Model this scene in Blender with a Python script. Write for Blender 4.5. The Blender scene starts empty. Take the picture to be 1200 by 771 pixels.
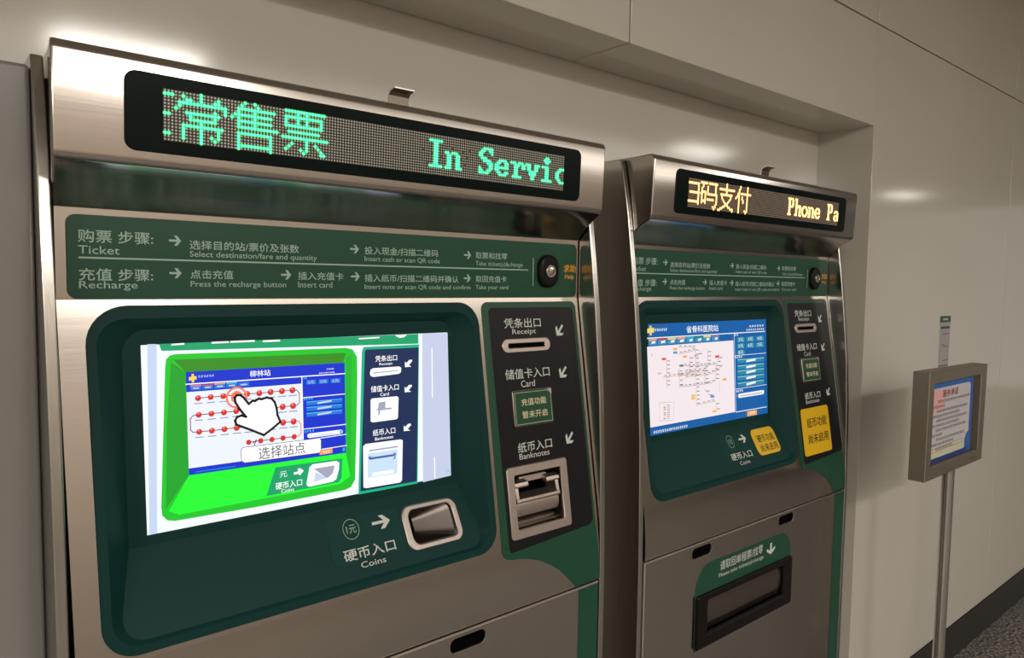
import bpy, bmesh, math, random
from mathutils import Vector, Matrix
from mathutils.geometry import tessellate_polygon

SC = bpy.context.scene
COL = SC.collection
R = math.radians

# ------------------------------------------------------------------ camera
cam_d = bpy.data.cameras.new('camera')
cam = bpy.data.objects.new('camera', cam_d)
COL.objects.link(cam)
cam_d.sensor_fit = 'HORIZONTAL'
cam_d.sensor_width = 36.0
cam_d.lens = 850.66 / 1200 * 36.0
cam_d.clip_start = 0.02
YAW, PITCH, ROLL = R(40.2467), R(-3.7936), R(0.8589)
fwd = Vector((math.sin(YAW) * math.cos(PITCH), math.cos(YAW) * math.cos(PITCH), math.sin(PITCH)))
right = Vector((math.cos(YAW), -math.sin(YAW), 0))
up = right.cross(fwd)
right, up = right * math.cos(ROLL) + up * math.sin(ROLL), up * math.cos(ROLL) - right * math.sin(ROLL)
cam.matrix_world = Matrix(((right.x, up.x, -fwd.x, -0.1362), (right.y, up.y, -fwd.y, -0.9562),
                           (right.z, up.z, -fwd.z, 1.5368), (0, 0, 0, 1)))
SC.camera = cam

# ------------------------------------------------------------------ light
SC.view_settings.view_transform = 'Standard'
SC.view_settings.look = 'None'
SC.view_settings.exposure = 0.08
SC.view_settings.gamma = 1.0
SC.view_settings.use_curve_mapping = False
world = bpy.data.worlds.new('station_hall')
SC.world = world
world.use_nodes = True
world.node_tree.nodes['Background'].inputs[0].default_value = (1.0, 0.96, 0.90, 1)
world.node_tree.nodes['Background'].inputs[1].default_value = 0.35


def lamp(name, loc, size, power, col):
    d = bpy.data.lights.new(name, 'AREA')
    d.shape = 'RECTANGLE'
    d.size, d.size_y = size
    d.energy = power
    d.color = col
    o = bpy.data.objects.new(name, d)
    o.location = loc
    COL.objects.link(o)
    return o


LAMP = (1.0, 0.94, 0.85)
for lx, ly, pw in ((-4.0, -3.1, 130), (0.9, -3.1, 42), (5.7, -2.7, 11), (10.4, -3.1, 6)):
    lamp('ceiling_lamp', (lx, ly, 2.78), (0.75, 0.30), pw, LAMP)
# broad soft fill light, added under the ceiling behind the viewer
lamp('fill_light', (1.5, -3.7, 2.79), (10.0, 1.5), 130, LAMP)

# ------------------------------------------------------------------ materials
def lin(c):
    return tuple((x / 255 / 12.92) if x / 255 <= 0.04045 else ((x / 255 + 0.055) / 1.055) ** 2.4 for x in c)


MATS = {}


def mat(name, rgb, rough=0.5, metal=0.0, emit=0.0, spec=0.5, coat=0.0, build=None):
    m = bpy.data.materials.new(name)
    m.use_nodes = True
    nt = m.node_tree
    b = nt.nodes['Principled BSDF']
    c = lin(rgb)
    b.inputs['Base Color'].default_value = (*c, 1)
    b.inputs['Roughness'].default_value = rough
    b.inputs['Metallic'].default_value = metal
    b.inputs['Specular IOR Level'].default_value = spec
    if coat:
        b.inputs['Coat Weight'].default_value = coat
        b.inputs['Coat Roughness'].default_value = 0.08
    if emit:
        b.inputs['Base Color'].default_value = (0.01, 0.01, 0.01, 1)
        b.inputs['Emission Color'].default_value = (*c, 1)
        b.inputs['Emission Strength'].default_value = emit
    if build:
        build(nt, b, c)
    MATS[name] = m
    return m


def noise(nt, scale3, scale, detail=3.0):
    tc = nt.nodes.new('ShaderNodeTexCoord')
    mp = nt.nodes.new('ShaderNodeMapping')
    mp.inputs['Scale'].default_value = scale3
    n = nt.nodes.new('ShaderNodeTexNoise')
    n.inputs['Scale'].default_value = scale
    n.inputs['Detail'].default_value = detail
    nt.links.new(tc.outputs['Object'], mp.inputs['Vector'])
    nt.links.new(mp.outputs['Vector'], n.inputs['Vector'])
    return n


def ramp(nt, src, a, b, lo=0.3, hi=0.7):
    r = nt.nodes.new('ShaderNodeMapRange')
    r.inputs['From Min'].default_value = lo
    r.inputs['From Max'].default_value = hi
    r.inputs['To Min'].default_value = a
    r.inputs['To Max'].default_value = b
    nt.links.new(src, r.inputs['Value'])
    return r.outputs['Result']


def bump(nt, b, src, strength, dist):
    bp = nt.nodes.new('ShaderNodeBump')
    bp.inputs['Strength'].default_value = strength
    bp.inputs['Distance'].default_value = dist
    nt.links.new(src, bp.inputs['Height'])
    nt.links.new(bp.outputs['Normal'], b.inputs['Normal'])


def mixcol(nt, b, fac, c0, c1):
    mx = nt.nodes.new('ShaderNodeMix')
    mx.data_type = 'RGBA'
    mx.inputs['A'].default_value = (*c0, 1)
    mx.inputs['B'].default_value = (*c1, 1)
    nt.links.new(fac, mx.inputs['Factor'])
    nt.links.new(mx.outputs['Result'], b.inputs['Base Color'])


def brushed(scale3, r0, r1, strength=0.004):
    def f(nt, b, c):
        n = noise(nt, scale3, 1.0, 4.0)
        nt.links.new(ramp(nt, n.outputs['Fac'], r0, r1), b.inputs['Roughness'])
        mixcol(nt, b, ramp(nt, n.outputs['Fac'], 0, 1, 0.25, 0.75), tuple(x * 0.975 for x in c), tuple(min(1, x * 1.015) for x in c))
        bump(nt, b, n.outputs['Fac'], strength, 0.0004)
    return f


def enamel(nt, b, c):
    n = noise(nt, (1, 1, 1), 480.0, 2.0)
    bump(nt, b, n.outputs['Fac'], 0.045, 0.0005)
    n2 = noise(nt, (1, 1, 1), 1.3, 3.0)
    mixcol(nt, b, ramp(nt, n2.outputs['Fac'], 0, 1, 0.3, 0.7), tuple(x * 0.95 for x in c), c)


def granite(nt, b, c):
    n = noise(nt, (1, 1, 1), 85.0, 5.0)
    mixcol(nt, b, ramp(nt, n.outputs['Fac'], 0, 1, 0.42, 0.60), tuple(x * 0.25 for x in c), tuple(min(1, x * 2.6) for x in c))


mat('steel', (186, 178, 171), 0.3, 1.0, build=brushed((6, 300, 800), 0.14, 0.19))
mat('steel_upright', (190, 186, 180), 0.28, 1.0, build=brushed((500, 500, 4), 0.18, 0.24))
mat('steel_satin', (202, 189, 182), 0.42, 1.0, build=brushed((5, 200, 300), 0.38, 0.46, 0.004))
mat('steel_dark', (96, 90, 84), 0.4, 1.0)
mat('chrome', (205, 200, 194), 0.14, 1.0)
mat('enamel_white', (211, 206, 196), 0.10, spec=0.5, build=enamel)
mat('joint_dark', (60, 56, 50), 0.8)
mat('paint_ceiling', (214, 210, 200), 0.8)
mat('paint_far_wall', (178, 168, 158), 0.5)
mat('granite_floor', (100, 96, 92), 0.45, build=granite)
mat('granite_black', (44, 40, 40), 0.3)
mat('panel_green', (30, 78, 58), 0.34, spec=0.35)
mat('bezel_teal', (14, 56, 54), 0.5, spec=0.15)
mat('panel_black', (27, 26, 31), 0.34, spec=0.2)
mat('print_white', (214, 216, 212), 0.5)
mat('print_mint', (168, 196, 182), 0.5)
mat('print_amber', (252, 172, 36), 0.5)
mat('print_cream', (226, 214, 176), 0.5)
mat('print_black', (24, 22, 20), 0.5)
mat('label_teal', (18, 62, 58), 0.55, spec=0.15)
mat('sheet_yellow', (240, 192, 18), 0.45)
mat('rubber_black', (13, 11, 12), 0.4, spec=0.22)
mat('void_black', (4, 3, 4), 0.9, spec=0.05)
mat('gloss_black', (5, 20, 18), 0.2, spec=0.1)
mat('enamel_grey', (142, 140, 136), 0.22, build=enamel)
mat('cup_metal', (112, 105, 101), 0.26, 1.0)
mat('flap_smoke', (122, 112, 106), 0.24, 0.9)
mat('frame_bronze', (164, 155, 140), 0.48, 1.0, build=brushed((5, 200, 300), 0.46, 0.52, 0.004))
mat('led_board', (22, 26, 24), 0.4)
mat('led_lens', (205, 203, 188), 0.35)
mat('led_lens_warm', (200, 176, 156), 0.35)
mat('led_green', (16, 235, 96), emit=0.8)
mat('led_green_core', (90, 255, 190), emit=1.9)
mat('led_yellow', (150, 130, 20), emit=0.5)
mat('led_amber', (255, 146, 26), emit=1.3)
mat('led_amber_core', (255, 232, 150), emit=2.4)
mat('paper', (200, 196, 200), 0.6)
mat('paper_pink', (226, 172, 172), 0.6)
mat('poster_blue', (40, 100, 178), 0.5)
mat('poster_navy', (22, 58, 140), 0.5)
mat('poster_ink', (84, 78, 86), 0.6)
mat('poster_red', (150, 50, 66), 0.6)
mat('poster_cream', (206, 202, 176), 0.6)
mat('notice_paper', (176, 170, 172), 0.6)
mat('sign_glass', (60, 58, 56), 0.1)
SCR = dict(s_label=(150, 150, 184), s_bg=(240, 248, 255), s_paleblue=(196, 212, 240), s_grey=(196, 204, 230), s_grey2=(160, 164, 186), s_white=(255, 255, 255), s_cyan=(90, 200, 240),
           s_teal=(12, 160, 104), s_tealbright=(14, 176, 130), s_green=(22, 196, 40), s_olive=(50, 140, 28), s_midgreen=(22, 160, 40), s_brightgreen=(28, 250, 50),
           s_edgegreen=(24, 180, 44), s_blue=(6, 46, 204), s_blue2=(30, 60, 230), s_paper=(234, 240, 250), s_yellow=(250, 214, 90), s_pink=(240, 130, 130), s_red=(214, 44, 34),
           s_orange=(250, 160, 80), s_sky=(20, 120, 214), s_darkred=(140, 26, 50), s_ink=(60, 60, 90), s_salmon=(250, 120, 90), s_black=(6, 6, 8), s_navy=(14, 40, 84),
           s_navy2=(70, 90, 170), s_ice=(200, 224, 244),
           t_bg=(8, 96, 170), t_blue=(8, 96, 170), t_paper=(250, 238, 242), t_yellow=(244, 220, 120), t_white=(250, 252, 255), t_orange=(250, 160, 100), t_red=(220, 40, 60),
           t_cyan=(30, 180, 200), t_dgreen=(30, 130, 110), t_purple=(150, 100, 180), t_sky=(60, 150, 196), t_grey=(150, 136, 140), t_tan=(206, 168, 138), t_ink=(120, 104, 104),
           t_orange2=(250, 176, 100), t_lblue=(80, 160, 196), t_red2=(226, 84, 80), t_green2=(100, 140, 104), t_yellow2=(244, 202, 84), t_pink=(226, 190, 200),
           t_teal=(40, 136, 168), t_pale=(140, 206, 204))
for k_, c_ in SCR.items():
    mat('screen_' + k_, c_, rough=0.2, emit=1.0 if k_[0] == 's' else 0.9)


# ------------------------------------------------------------------ mesh helpers
class MB:
    def __init__(self):
        self.v, self.f, self.mi, self.names = [], [], [], []

    def add(self, vs, fs, m):
        if m not in self.names:
            self.names.append(m)
        k = self.names.index(m)
        n = len(self.v)
        self.v += [tuple(p) for p in vs]
        self.f += [tuple(n + i for i in q) for q in fs]
        self.mi += [k] * len(fs)

    def box(self, a, b, m):
        x0, y0, z0 = a
        x1, y1, z1 = b
        self.add([(x0, y0, z0), (x1, y0, z0), (x1, y1, z0), (x0, y1, z0), (x0, y0, z1), (x1, y0, z1), (x1, y1, z1), (x0, y1, z1)],
                 [(0, 3, 2, 1), (4, 5, 6, 7), (0, 1, 5, 4), (1, 2, 6, 5), (2, 3, 7, 6), (3, 0, 4, 7)], m)

    def loft(self, rings, m, close=True, cap0=False, cap1=False):
        n = len(rings[0])
        vs = [p for r in rings for p in r]
        fs = []
        for i in range(len(rings) - 1):
            for j in range(n if close else n - 1):
                k = (j + 1) % n
                fs.append((i * n + j, i * n + k, (i + 1) * n + k, (i + 1) * n + j))
        if cap0:
            fs.append(tuple(range(n))[::-1])
        if cap1:
            fs.append(tuple((len(rings) - 1) * n + j for j in range(n)))
        self.add(vs, fs, m)

    def flat(self, S, pts, off, m, holes=()):
        loops = [[Vector((p[0], p[1], 0)) for p in pts]] + [[Vector((p[0], p[1], 0)) for p in h] for h in holes]
        allp = [p for l in loops for p in l]
        tris = tessellate_polygon(loops)
        fs = []
        for t in tris:
            a, b, c = (allp[i] for i in t)
            s = (b.x - a.x) * (c.y - a.y) - (b.y - a.y) * (c.x - a.x)
            if abs(s) < 1e-12:
                continue
            fs.append(tuple(t) if s > 0 else tuple(t)[::-1])
        self.add([S(p.x, p.y, off) for p in allp], fs, m)

    def plate(self, S, pts, o0, o1, m, holes=(), bev=0.0012, edge=None, hbev=None):
        """a plate standing from offset o0 to o1 off the surface S, bevelled front edge, open holes"""
        e = edge or m
        ins = inset(pts, bev)
        self.loft([[S(*p, o0) for p in pts], [S(*p, o1 - bev) for p in pts], [S(*p, o1) for p in ins]], e)
        hs = []
        for h in holes:
            h2 = inset(h, -(hbev or bev))
            hs.append(h2)
            self.loft([[S(*p, o1) for p in h2], [S(*p, o1 - (hbev or bev)) for p in h], [S(*p, o0) for p in h]], e)
        self.flat(S, ins, o1, m, hs)

    def text(self, S, s, x0, zc, x1, h, off, m, bold=0.0, slope=0.0):
        vs, fs = glyphs(s)
        d = bold * h                        # heavier strokes: the outline printed again, a hair to each side
        for k, (dx, dz) in enumerate(((0, 0), (d, 0), (-d, 0), (0, d), (0, -d)) if bold else ((0, 0),)):
            self.add([S(x0 + p[0] * (x1 - x0) + dx, zc + (p[1] - 0.5) * h + dz, off + k * 4e-6) for p in vs], fs, m)

    def line(self, S, pts, w, off, m):
        for (xa, za), (xb, zb) in zip(pts, pts[1:]):
            L = math.hypot(xb - xa, zb - za) or 1
            ux, uz = (xb - xa) / L * w / 2, (zb - za) / L * w / 2
            q = [(xa - ux + uz, za - uz - ux), (xb + ux + uz, zb + uz - ux), (xb + ux - uz, zb + uz + ux), (xa - ux - uz, za - uz + ux)]
            self.add([S(*p, off) for p in q], [(0, 1, 2, 3)], m)

    def disc(self, S, x, z, r, off, m, n=16, r0=0.0):
        o = [(x + r * math.cos(2 * math.pi * i / n), z + r * math.sin(2 * math.pi * i / n)) for i in range(n)]
        if r0:
            q = [(x + r0 * math.cos(2 * math.pi * i / n), z + r0 * math.sin(2 * math.pi * i / n)) for i in range(n)]
            self.loft([[S(*p, off) for p in o], [S(*p, off) for p in q]], m)
        else:
            self.add([S(*p, off) for p in o], [tuple(range(n))], m)

    def tube(self, a, b, r, m, n=20):
        a, b = Vector(a), Vector(b)
        d = (b - a).normalized()
        u = d.orthogonal().normalized()
        w = d.cross(u)
        ring = lambda c, q: [tuple(c + (u * math.cos(t) + w * math.sin(t)) * q) for t in [2 * math.pi * i / n for i in range(n)]]
        self.loft([ring(a, r), ring(b, r)], m, cap0=True, cap1=True)

    def build(self, name, parent=None, base=(0, 0, 0), smooth=30, bevel=0.0, label=None):
        me = bpy.data.meshes.new(name)
        me.from_pydata([(p[0] - base[0], p[1] - base[1], p[2] - base[2]) for p in self.v], [], self.f)
        for nm in self.names:
            me.materials.append(MATS[nm])
        me.polygons.foreach_set('material_index', self.mi)
        if smooth:
            me.polygons.foreach_set('use_smooth', [True] * len(self.f))
            me.set_sharp_from_angle(angle=R(smooth))
        me.update()
        o = bpy.data.objects.new(name, me)
        COL.objects.link(o)
        if parent:
            o.parent = parent
        if bevel:
            b = o.modifiers.new('bevel', 'BEVEL')
            b.width = bevel
            b.segments = 3
            b.limit_method = 'ANGLE'
            b.angle_limit = R(35)
        if label:
            o['label'] = label
        return o


def inset(pts, d):
    n = len(pts)
    out = []
    for i in range(n):
        a, p, c = pts[i - 1], pts[i], pts[(i + 1) % n]
        e1 = (p[0] - a[0], p[1] - a[1])
        e2 = (c[0] - p[0], c[1] - p[1])
        l1, l2 = math.hypot(*e1) or 1, math.hypot(*e2) or 1
        n1, n2 = (-e1[1] / l1, e1[0] / l1), (-e2[1] / l2, e2[0] / l2)
        bx, bz = n1[0] + n2[0], n1[1] + n2[1]
        k = bx * n1[0] + bz * n1[1]
        k = d / k if k > 0.2 else d
        out.append((p[0] + bx * k, p[1] + bz * k))
    return out


def rrect(x0, z0, x1, z1, r, n=6):
    if not isinstance(r, (tuple, list)):
        r = (r,) * 4                       # bottom right, top right, top left, bottom left
    out = []
    for (cx, cz, a0), q in zip(((x1, z0, -90), (x1, z1, 0), (x0, z1, 90), (x0, z0, 180)), r):
        sx = -1 if cx == x1 else 1
        sz = 1 if cz == z0 else -1
        for i in range(n + 1):
            t = R(a0 + 90 * i / n)
            out.append((cx + sx * q + q * math.cos(t), cz + sz * q + q * math.sin(t)))
    return out


_G = {}
_fc = bpy.data.curves.new('lettering', 'FONT')
_fo = bpy.data.objects.new('lettering', _fc)


def glyphs(s, bold=0.0):
    """outline of a string as flat polygons in a unit box"""
    key = (s, bold)
    if key not in _G:
        if _fo.name not in COL.objects:
            COL.objects.link(_fo)
        _fc.body = s
        _fc.offset = bold
        _fc.resolution_u = 3
        bpy.context.view_layer.update()
        dg = bpy.context.evaluated_depsgraph_get()
        ev = _fo.evaluated_get(dg)
        me = ev.to_mesh()
        vs = [(v.co.x, v.co.y) for v in me.vertices]
        fs = [tuple(p.vertices) for p in me.polygons]
        ev.to_mesh_clear()
        x0, x1 = min(p[0] for p in vs), max(p[0] for p in vs)
        y0, y1 = min(p[1] for p in vs), max(p[1] for p in vs)
        _G[key] = ([((x - x0) / (x1 - x0), (y - y0) / (y1 - y0)) for x, y in vs], fs)
    return _G[key]


ARROW = [(-.5, -.11), (.14, -.11), (-.1, -.5), (.14, -.5), (.5, 0), (.14, .5), (-.1, .5), (.14, .11), (-.5, .11)]


def arrow(x, z, w, h, ang=0):
    c, s = math.cos(R(ang)), math.sin(R(ang))
    return [(x + (a * c * w - b * s * h), z + (a * s * w + b * c * h)) for a, b in ARROW]


def box_obj(name, a, b, m, bevel=0.002, kind='structure'):
    mb = MB()
    mb.box(a, b, m)
    o = mb.build(name, bevel=bevel)
    o['kind'] = kind
    return o


# ------------------------------------------------------------------ setting
FRONT, BACK, SOFFIT, JOINT, JAMB = 0.08, 0.26, 2.038, 2.348, 2.212
g = 0.0022
mb = MB()
mb.box((-7, -4.6, -0.1), (13, 0.6, 0), 'granite_floor')
mb.build('floor')['kind'] = 'structure'
box_obj('ceiling', (-7, -4.6, 2.8), (13, 0.6, 2.9), 'paint_ceiling', 0)
box_obj('wall_opposite', (-7, -4.7, 0), (13, -4.6, 2.8), 'paint_far_wall', 0)
box_obj('wall_back', (-7, BACK, 0), (JAMB + 0.05, BACK + 0.1, SOFFIT + 0.05), 'enamel_white', 0)
mb = MB()
xs = [JAMB, 3.556, 4.90, 6.25, 7.6, 8.95, 10.3, 11.65, 13]
for a, b in zip(xs, xs[1:]):
    mb.box((a + (g if a > JAMB else 0), FRONT, 0.15), (b - g, 0.45, JOINT - g), 'enamel_white')
    mb.box((a + g, FRONT, JOINT + g), (b - g, 0.45, 2.8), 'enamel_white')
mb.build('wall_right', bevel=0.002)['kind'] = 'structure'
mb = MB()
xs = [-7, -4.1, -1.5, 1.053, JAMB]
for a, b in zip(xs, xs[1:]):
    mb.box((a + g, FRONT, SOFFIT), (b - g, BACK - 0.004, JOINT - g), 'enamel_white')
    mb.box((a + g, FRONT, JOINT + g), (b - g, BACK - 0.004, 2.8), 'enamel_white')
mb.build('wall_fascia', bevel=0.002)['kind'] = 'structure'
mb = MB()
mb.box((-7, FRONT + 0.02, SOFFIT + 0.02), (JAMB, BACK - 0.03, 2.8), 'joint_dark')
mb.box((JAMB + 0.02, FRONT + 0.015, 0.0), (13, 0.44, 2.8), 'joint_dark')
mb.build('trim_1')['kind'] = 'structure'
box_obj('baseboard_right', (JAMB, FRONT - 0.004, 0), (13, 0.3, 0.147), 'granite_black', 0.003)
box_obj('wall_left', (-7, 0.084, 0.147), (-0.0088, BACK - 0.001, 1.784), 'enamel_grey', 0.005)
box_obj('baseboard_left', (-7, 0.080, 0), (-0.0088, BACK - 0.001, 0.145), 'granite_black', 0.003)

# ------------------------------------------------------------------ ticket machine surfaces (machine coordinates)
FT = [(0.0, .006), (.95, .006), (.97, .0061), (.99, .0067), (1.01, .0079), (1.03, .0096), (1.045, .0113), (1.06, .0131), (1.075, .0153), (1.505, .0845), (3, .0845)]


def F(z):
    for (za, ya), (zb, yb) in zip(FT, FT[1:]):
        if z <= zb:
            return ya + (yb - ya) * (z - za) / (zb - za)
    return FT[-1][1]


def G(z):                                   # floor of the recessed screen dish
    return 0.0775 + (z - 1.177) * 0.0635 if z >= 1.177 else 0.0095 + (z - 1.058) * 0.5714


FACE = lambda x, z, o: (x, F(z) - o, z)
DISH = lambda x, z, o: (x, G(z) - o, z)
VISOR = lambda x, z, o: (x, 0.0056 - (z - 1.6695) / 0.1305 * 0.0056 - o, z)
DOOR = lambda x, z, o: (x, 0.006 - o, z)
FL, FR, DOOR_TOP = 0.0117, 0.9155, 0.9415

LED_ROWS = {
    '正': ['', '###', '', '', '', '', '', '##.', '', '', '', '', '', '##.', '', ''],
    '常': ['.......#........', '..#....#....#...', '...##..#...##...', '.##############.', '.#............#.', '#..........#..#.', '...##########...', '....#......#....',
          '....########....', '.......#........', '..############..', '..#....#....#...', '..#....#....#...', '..#....#..#.#...', '..#....#...#....', '.......#........'],
    '售': ['....#..#........', '...#....#.......', '..############..', '..#....#........', '.############...', '#.#....#........', '..###########...', '..#....#........',
          '..#############.', '................', '..###########...', '..#.........#...', '..#.........#...', '..#.........#...', '..###########...', '..#.........#...'],
    '票': ['.##############.', '.....#..#.......', '.#############..', '.#...#..#....#..', '.#...#..#....#..', '.#############..', '................', '..###########...',
          '................', '################', '........#.......', '...#....#..#....', '..#.....#...#...', '.#....#.#....#..', '.......#.....##.', '................'],
    '扫': ['...#............', '...#............', '...#..#########.', '...#..........#.', '.#####........#.', '...#..........#.', '...#.#........#.', '...##..########.',
          '.###..........#.', '..##..........#.', '...#..........#.', '...#..........#.', '...#..#########.', '...#..........#.', '.#.#............', '..#.............'],
    '码': ['................', '######.########.', '..#..........#..', '..#...#......#..', '.#....#......#..', '.#....#......#..', '.####.#......#..', '##..#.#########.',
          '.#..#.........#.', '.#..#.........#.', '.#..#.######..#.', '.####.........#.', '.#..#.........#.', '.............#..', '...........#.#..', '............#...'],
    '支': ['.......#........', '.......#........', '.......#........', '.##############.', '.......#........', '.......#........', '..###########...', '...#.......#....',
          '...#.......#....', '....#.....#.....', '.....#...#......', '......###.......', '......###.......', '....##...##.....', '..##.......###..', '##...........#..'],
    '付': ['....#......#....', '....#......#....', '...#.......#....', '...#.......#....', '..##.##########.', '..##.......#....', '.#.#..#....#....', '#..#..#....#....',
          '...#...#...#....', '...#...#...#....', '...#.......#....', '...#.......#....', '...#.......#....', '...#.......#....', '...#.....#.#....', '...#......#.....'],
    'I': (2, '7E 18 18 18 18 18 18 18 18 18 7E'), 'n': (6, 'DC 66 66 66 66 66 E7'), 'S': (2, '3E 66 C2 C0 70 3C 0E 06 86 CC F8'), 'e': (6, '3C 66 C6 FE C0 66 3C'),
    'r': (6, 'EE 3B 33 30 30 30 7C'), 'v': (6, 'E7 66 66 3C 3C 18 18'), 'i': (2, '18 3C 18 00 78 18 18 18 18 18 7E'), 'c': (6, '1E 33 60 60 60 33 1E'),
    'P': (2, 'FC 66 66 66 66 7C 60 60 60 60 F0'), 'h': (2, 'E0 60 60 60 6E 77 66 66 66 66 E7'), 'o': (6, '3C 66 C3 C3 C3 66 3C'), 'a': (6, '3C 66 06 3E 66 66 3B'), ' ': (0, ''),
}


def led_cells(items):
    on = set()
    for ch, c0 in items:
        q = LED_ROWS[ch]
        if isinstance(q, tuple):
            rows = [''] * q[0] + [bin(int(h, 16))[2:].zfill(8).replace('0', '.').replace('1', '#') for h in q[1].split()]
        else:
            rows = q
        for r, s in enumerate(rows):
            for c, k in enumerate(s):
                if k == '#' and 0 <= c0 + c < 160 and r < 16:
                    on.add((c0 + c, r))
    return on


def draw_screen(mb, table, o0):
    """flat picture shown by a display, layer by layer"""
    off = o0
    rnd = random.Random(3)
    for q in table:
        off += 0.000012
        k, m = q[0], 'screen_' + q[1]
        if k == 'p':
            mb.flat(DISH, q[2], off, m)
        elif k == 'l':
            mb.line(DISH, q[2], q[3], off, m)
        elif k == 'd':
            mb.disc(DISH, q[2][0], q[2][1], q[3], off, m)
        elif k == 'r':
            mb.disc(DISH, q[2][0], q[2][1], q[3], off, m, 28, q[3] - q[4])
        elif k == 't':
            x0, zc, x1, h = q[3]
            if q[2][0] == '#':                  # lettering too small to read: rows of dabs
                n = int(q[2][1:])
                w = (x1 - x0) / n
                for i in range(n):
                    for j in range(3):
                        a = x0 + w * (i + rnd.uniform(0, .3))
                        zz = zc + h * (-.4 + .33 * j)
                        mb.add([DISH(*p, off) for p in ((a, zz), (a + w * .6, zz), (a + w * .6, zz + h * .2), (a, zz + h * .2))], [(0, 1, 2, 3)], m)
            else:
                mb.text(DISH, q[2], x0, zc, x1, h, off, m, 0.012 if q[4] else 0.0)


def ticket_machine(mx, label, led, led_mats, table, screen_bg, in_service):
    base = (0.46, 0.13, 0.0)
    root = bpy.data.objects.new('ticket_machine', None)
    COL.objects.link(root)
    root.location = (mx + base[0], base[1], base[2])
    root.empty_display_size = 0.2
    root['label'] = label
    root['category'] = 'ticket machine'
    root['group'] = 'ticket machines in the wall niche'

    def part(name, mb, parent=root, **k):
        return mb.build(name, parent, base, **k)

    # carcass behind the front
    b = MB()
    b.box((0.0042, 0.135, 0.0), (0.9168, 0.256, 1.782), 'steel_dark')
    b.box((0.0117, 0.03, 0.0), (0.9155, 0.1345, 0.055), 'steel_dark')
    part('cabinet_body', b)
    # side frames
    prof = [(.0805, 1.797), (.0795, 1.782), (.060, 1.68), (.0455, 1.574), (.0345, 1.487), (.0255, 1.40), (.0175, 1.31), (.0112, 1.19), (.0075, 1.05), (.0052, .93), (.0052, 0.0)]
    for xa, xb, sx in ((-.0085, .0050, 1), (.918, .932, -1)):
        b = MB()
        pts = [(.0845, 1.797)] + prof[1:] + [(.256, 0.0), (.256, 1.797)]
        b.loft([[(x, y, z) for y, z in pts] for x in (xa, xb)], 'steel_upright', cap0=True, cap1=True)
        part('side_frame', b, bevel=0.0022)
    # steel front
    b = MB()
    dish_in = rrect(.053, 1.074, .645, 1.480, .034)
    pay_hole = rrect(.705, 1.085, .8255, 1.186, .004, 2)
    b.loft([[FACE(x, z, 0) for x in (FL, FR)] for z in (1.64, 1.505)], 'steel', close=False)
    b.flat(FACE, [(FL, 1.056), (FR, 1.056), (FR, 1.505), (FL, 1.505)], 0, 'steel', [inset(dish_in, -.004)] + ([pay_hole] if in_service else []))
    zs = [1.056, 1.045, 1.03, 1.01, .99, .97, .955, .948, .946]
    b.loft([[FACE(x, z, -.0012 if z == .946 else 0) for x in (FL, FR)] for z in zs], 'steel', close=False)
    prof_f = [(F(z), z) for z in [1.64, 1.505] + zs]
    for x in (FL, FR):
        b.loft([[(x, y, z) for y, z in prof_f], [(x, .134, z) for y, z in prof_f]], 'steel', close=False)
    b.add([(FL, .0072, .946), (FR, .0072, .946), (FR, .13, .946), (FL, .13, .946)], [(0, 1, 2, 3)], 'steel_dark')
    part('front_panel', b)
    # visor
    b = MB()
    prof = [(.20, 1.8006), (.06, 1.8006)]
    for i in range(6):
        prof.append((.0125 - .0125 * math.sin(R(18 * i)), 1.788 + .0125 * math.cos(R(18 * i))))
    for i in range(6):
        a = R(12 * i)
        prof.append((.0174 - .0120 * math.cos(a), 1.6775 - .0120 * math.sin(a)))
    prof += [(.036, 1.6543), (.060, 1.6395), (.0845, 1.6185), (.0845, 1.70), (.20, 1.70)]
    xl = lambda y: 0.10 * min(max(0, y), .10)
    xr = lambda y: 0.9005 + 0.18 * min(max(0, y), .084)
    b.loft([[(xl(y), y, z) for y, z in prof], [(xr(y), y, z) for y, z in prof]], 'steel', cap0=True, cap1=True)
    visor = part('visor', b, bevel=0.003)
    # lit display in the visor
    b = MB()
    b.plate(VISOR, rrect(.0734, 1.6852, .8345, 1.7783, .013), -.0005, .0022, 'gloss_black', bev=.0008, edge='rubber_black')
    led_panel = part('led_display', b, visor, label='black glossy display window in the visor')
    X0, Z0, PX, PZ = .1156, 1.7008, .6751 / 160, .0619 / 16
    on = led_cells(led)
    m0, m1, lens = led_mats
    r0, r1 = (.0029, .0019) if in_service else (.0034, .0021)
    b = MB()
    b.flat(VISOR, [(X0, Z0), (X0 + 160 * PX, Z0), (X0 + 160 * PX, Z0 + 16 * PZ), (X0, Z0 + 16 * PZ)], .0024, 'led_board')
    ghost = {(88 + i, 6 + (i * 7) % 9) for i in range(0, 9, 2)} | {(101 + i, 4 + (i * 5) % 8) for i in range(9)}
    for r in range(16):
        for c in range(160):
            if (c, r) not in on:
                mm = 'led_yellow' if in_service and (c, r) in ghost else lens
                b.disc(VISOR, X0 + (c + .5) * PX, Z0 + (15.5 - r) * PZ, .00135, .0025, mm, 6)
    part('led_matrix', b, led_panel, smooth=0)
    b = MB()
    for c, r in sorted(on):
        b.disc(VISOR, X0 + (c + .5) * PX, Z0 + (15.5 - r) * PZ, r0, .0027, m0, 8)
        b.disc(VISOR, X0 + (c + .5) * PX, Z0 + (15.5 - r) * PZ, r1, .0029, m1, 8)
    part('lit_lettering', b, led_panel, smooth=0, label='glowing dotted lettering')
    # hook tab on top of the visor
    b = MB()
    hook = [(.030, 1.8000), (.028, 1.817), (.024, 1.8215), (.012, 1.8245), (.012, 1.8265), (.025, 1.8240), (.0305, 1.819), (.0325, 1.8000)]
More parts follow.
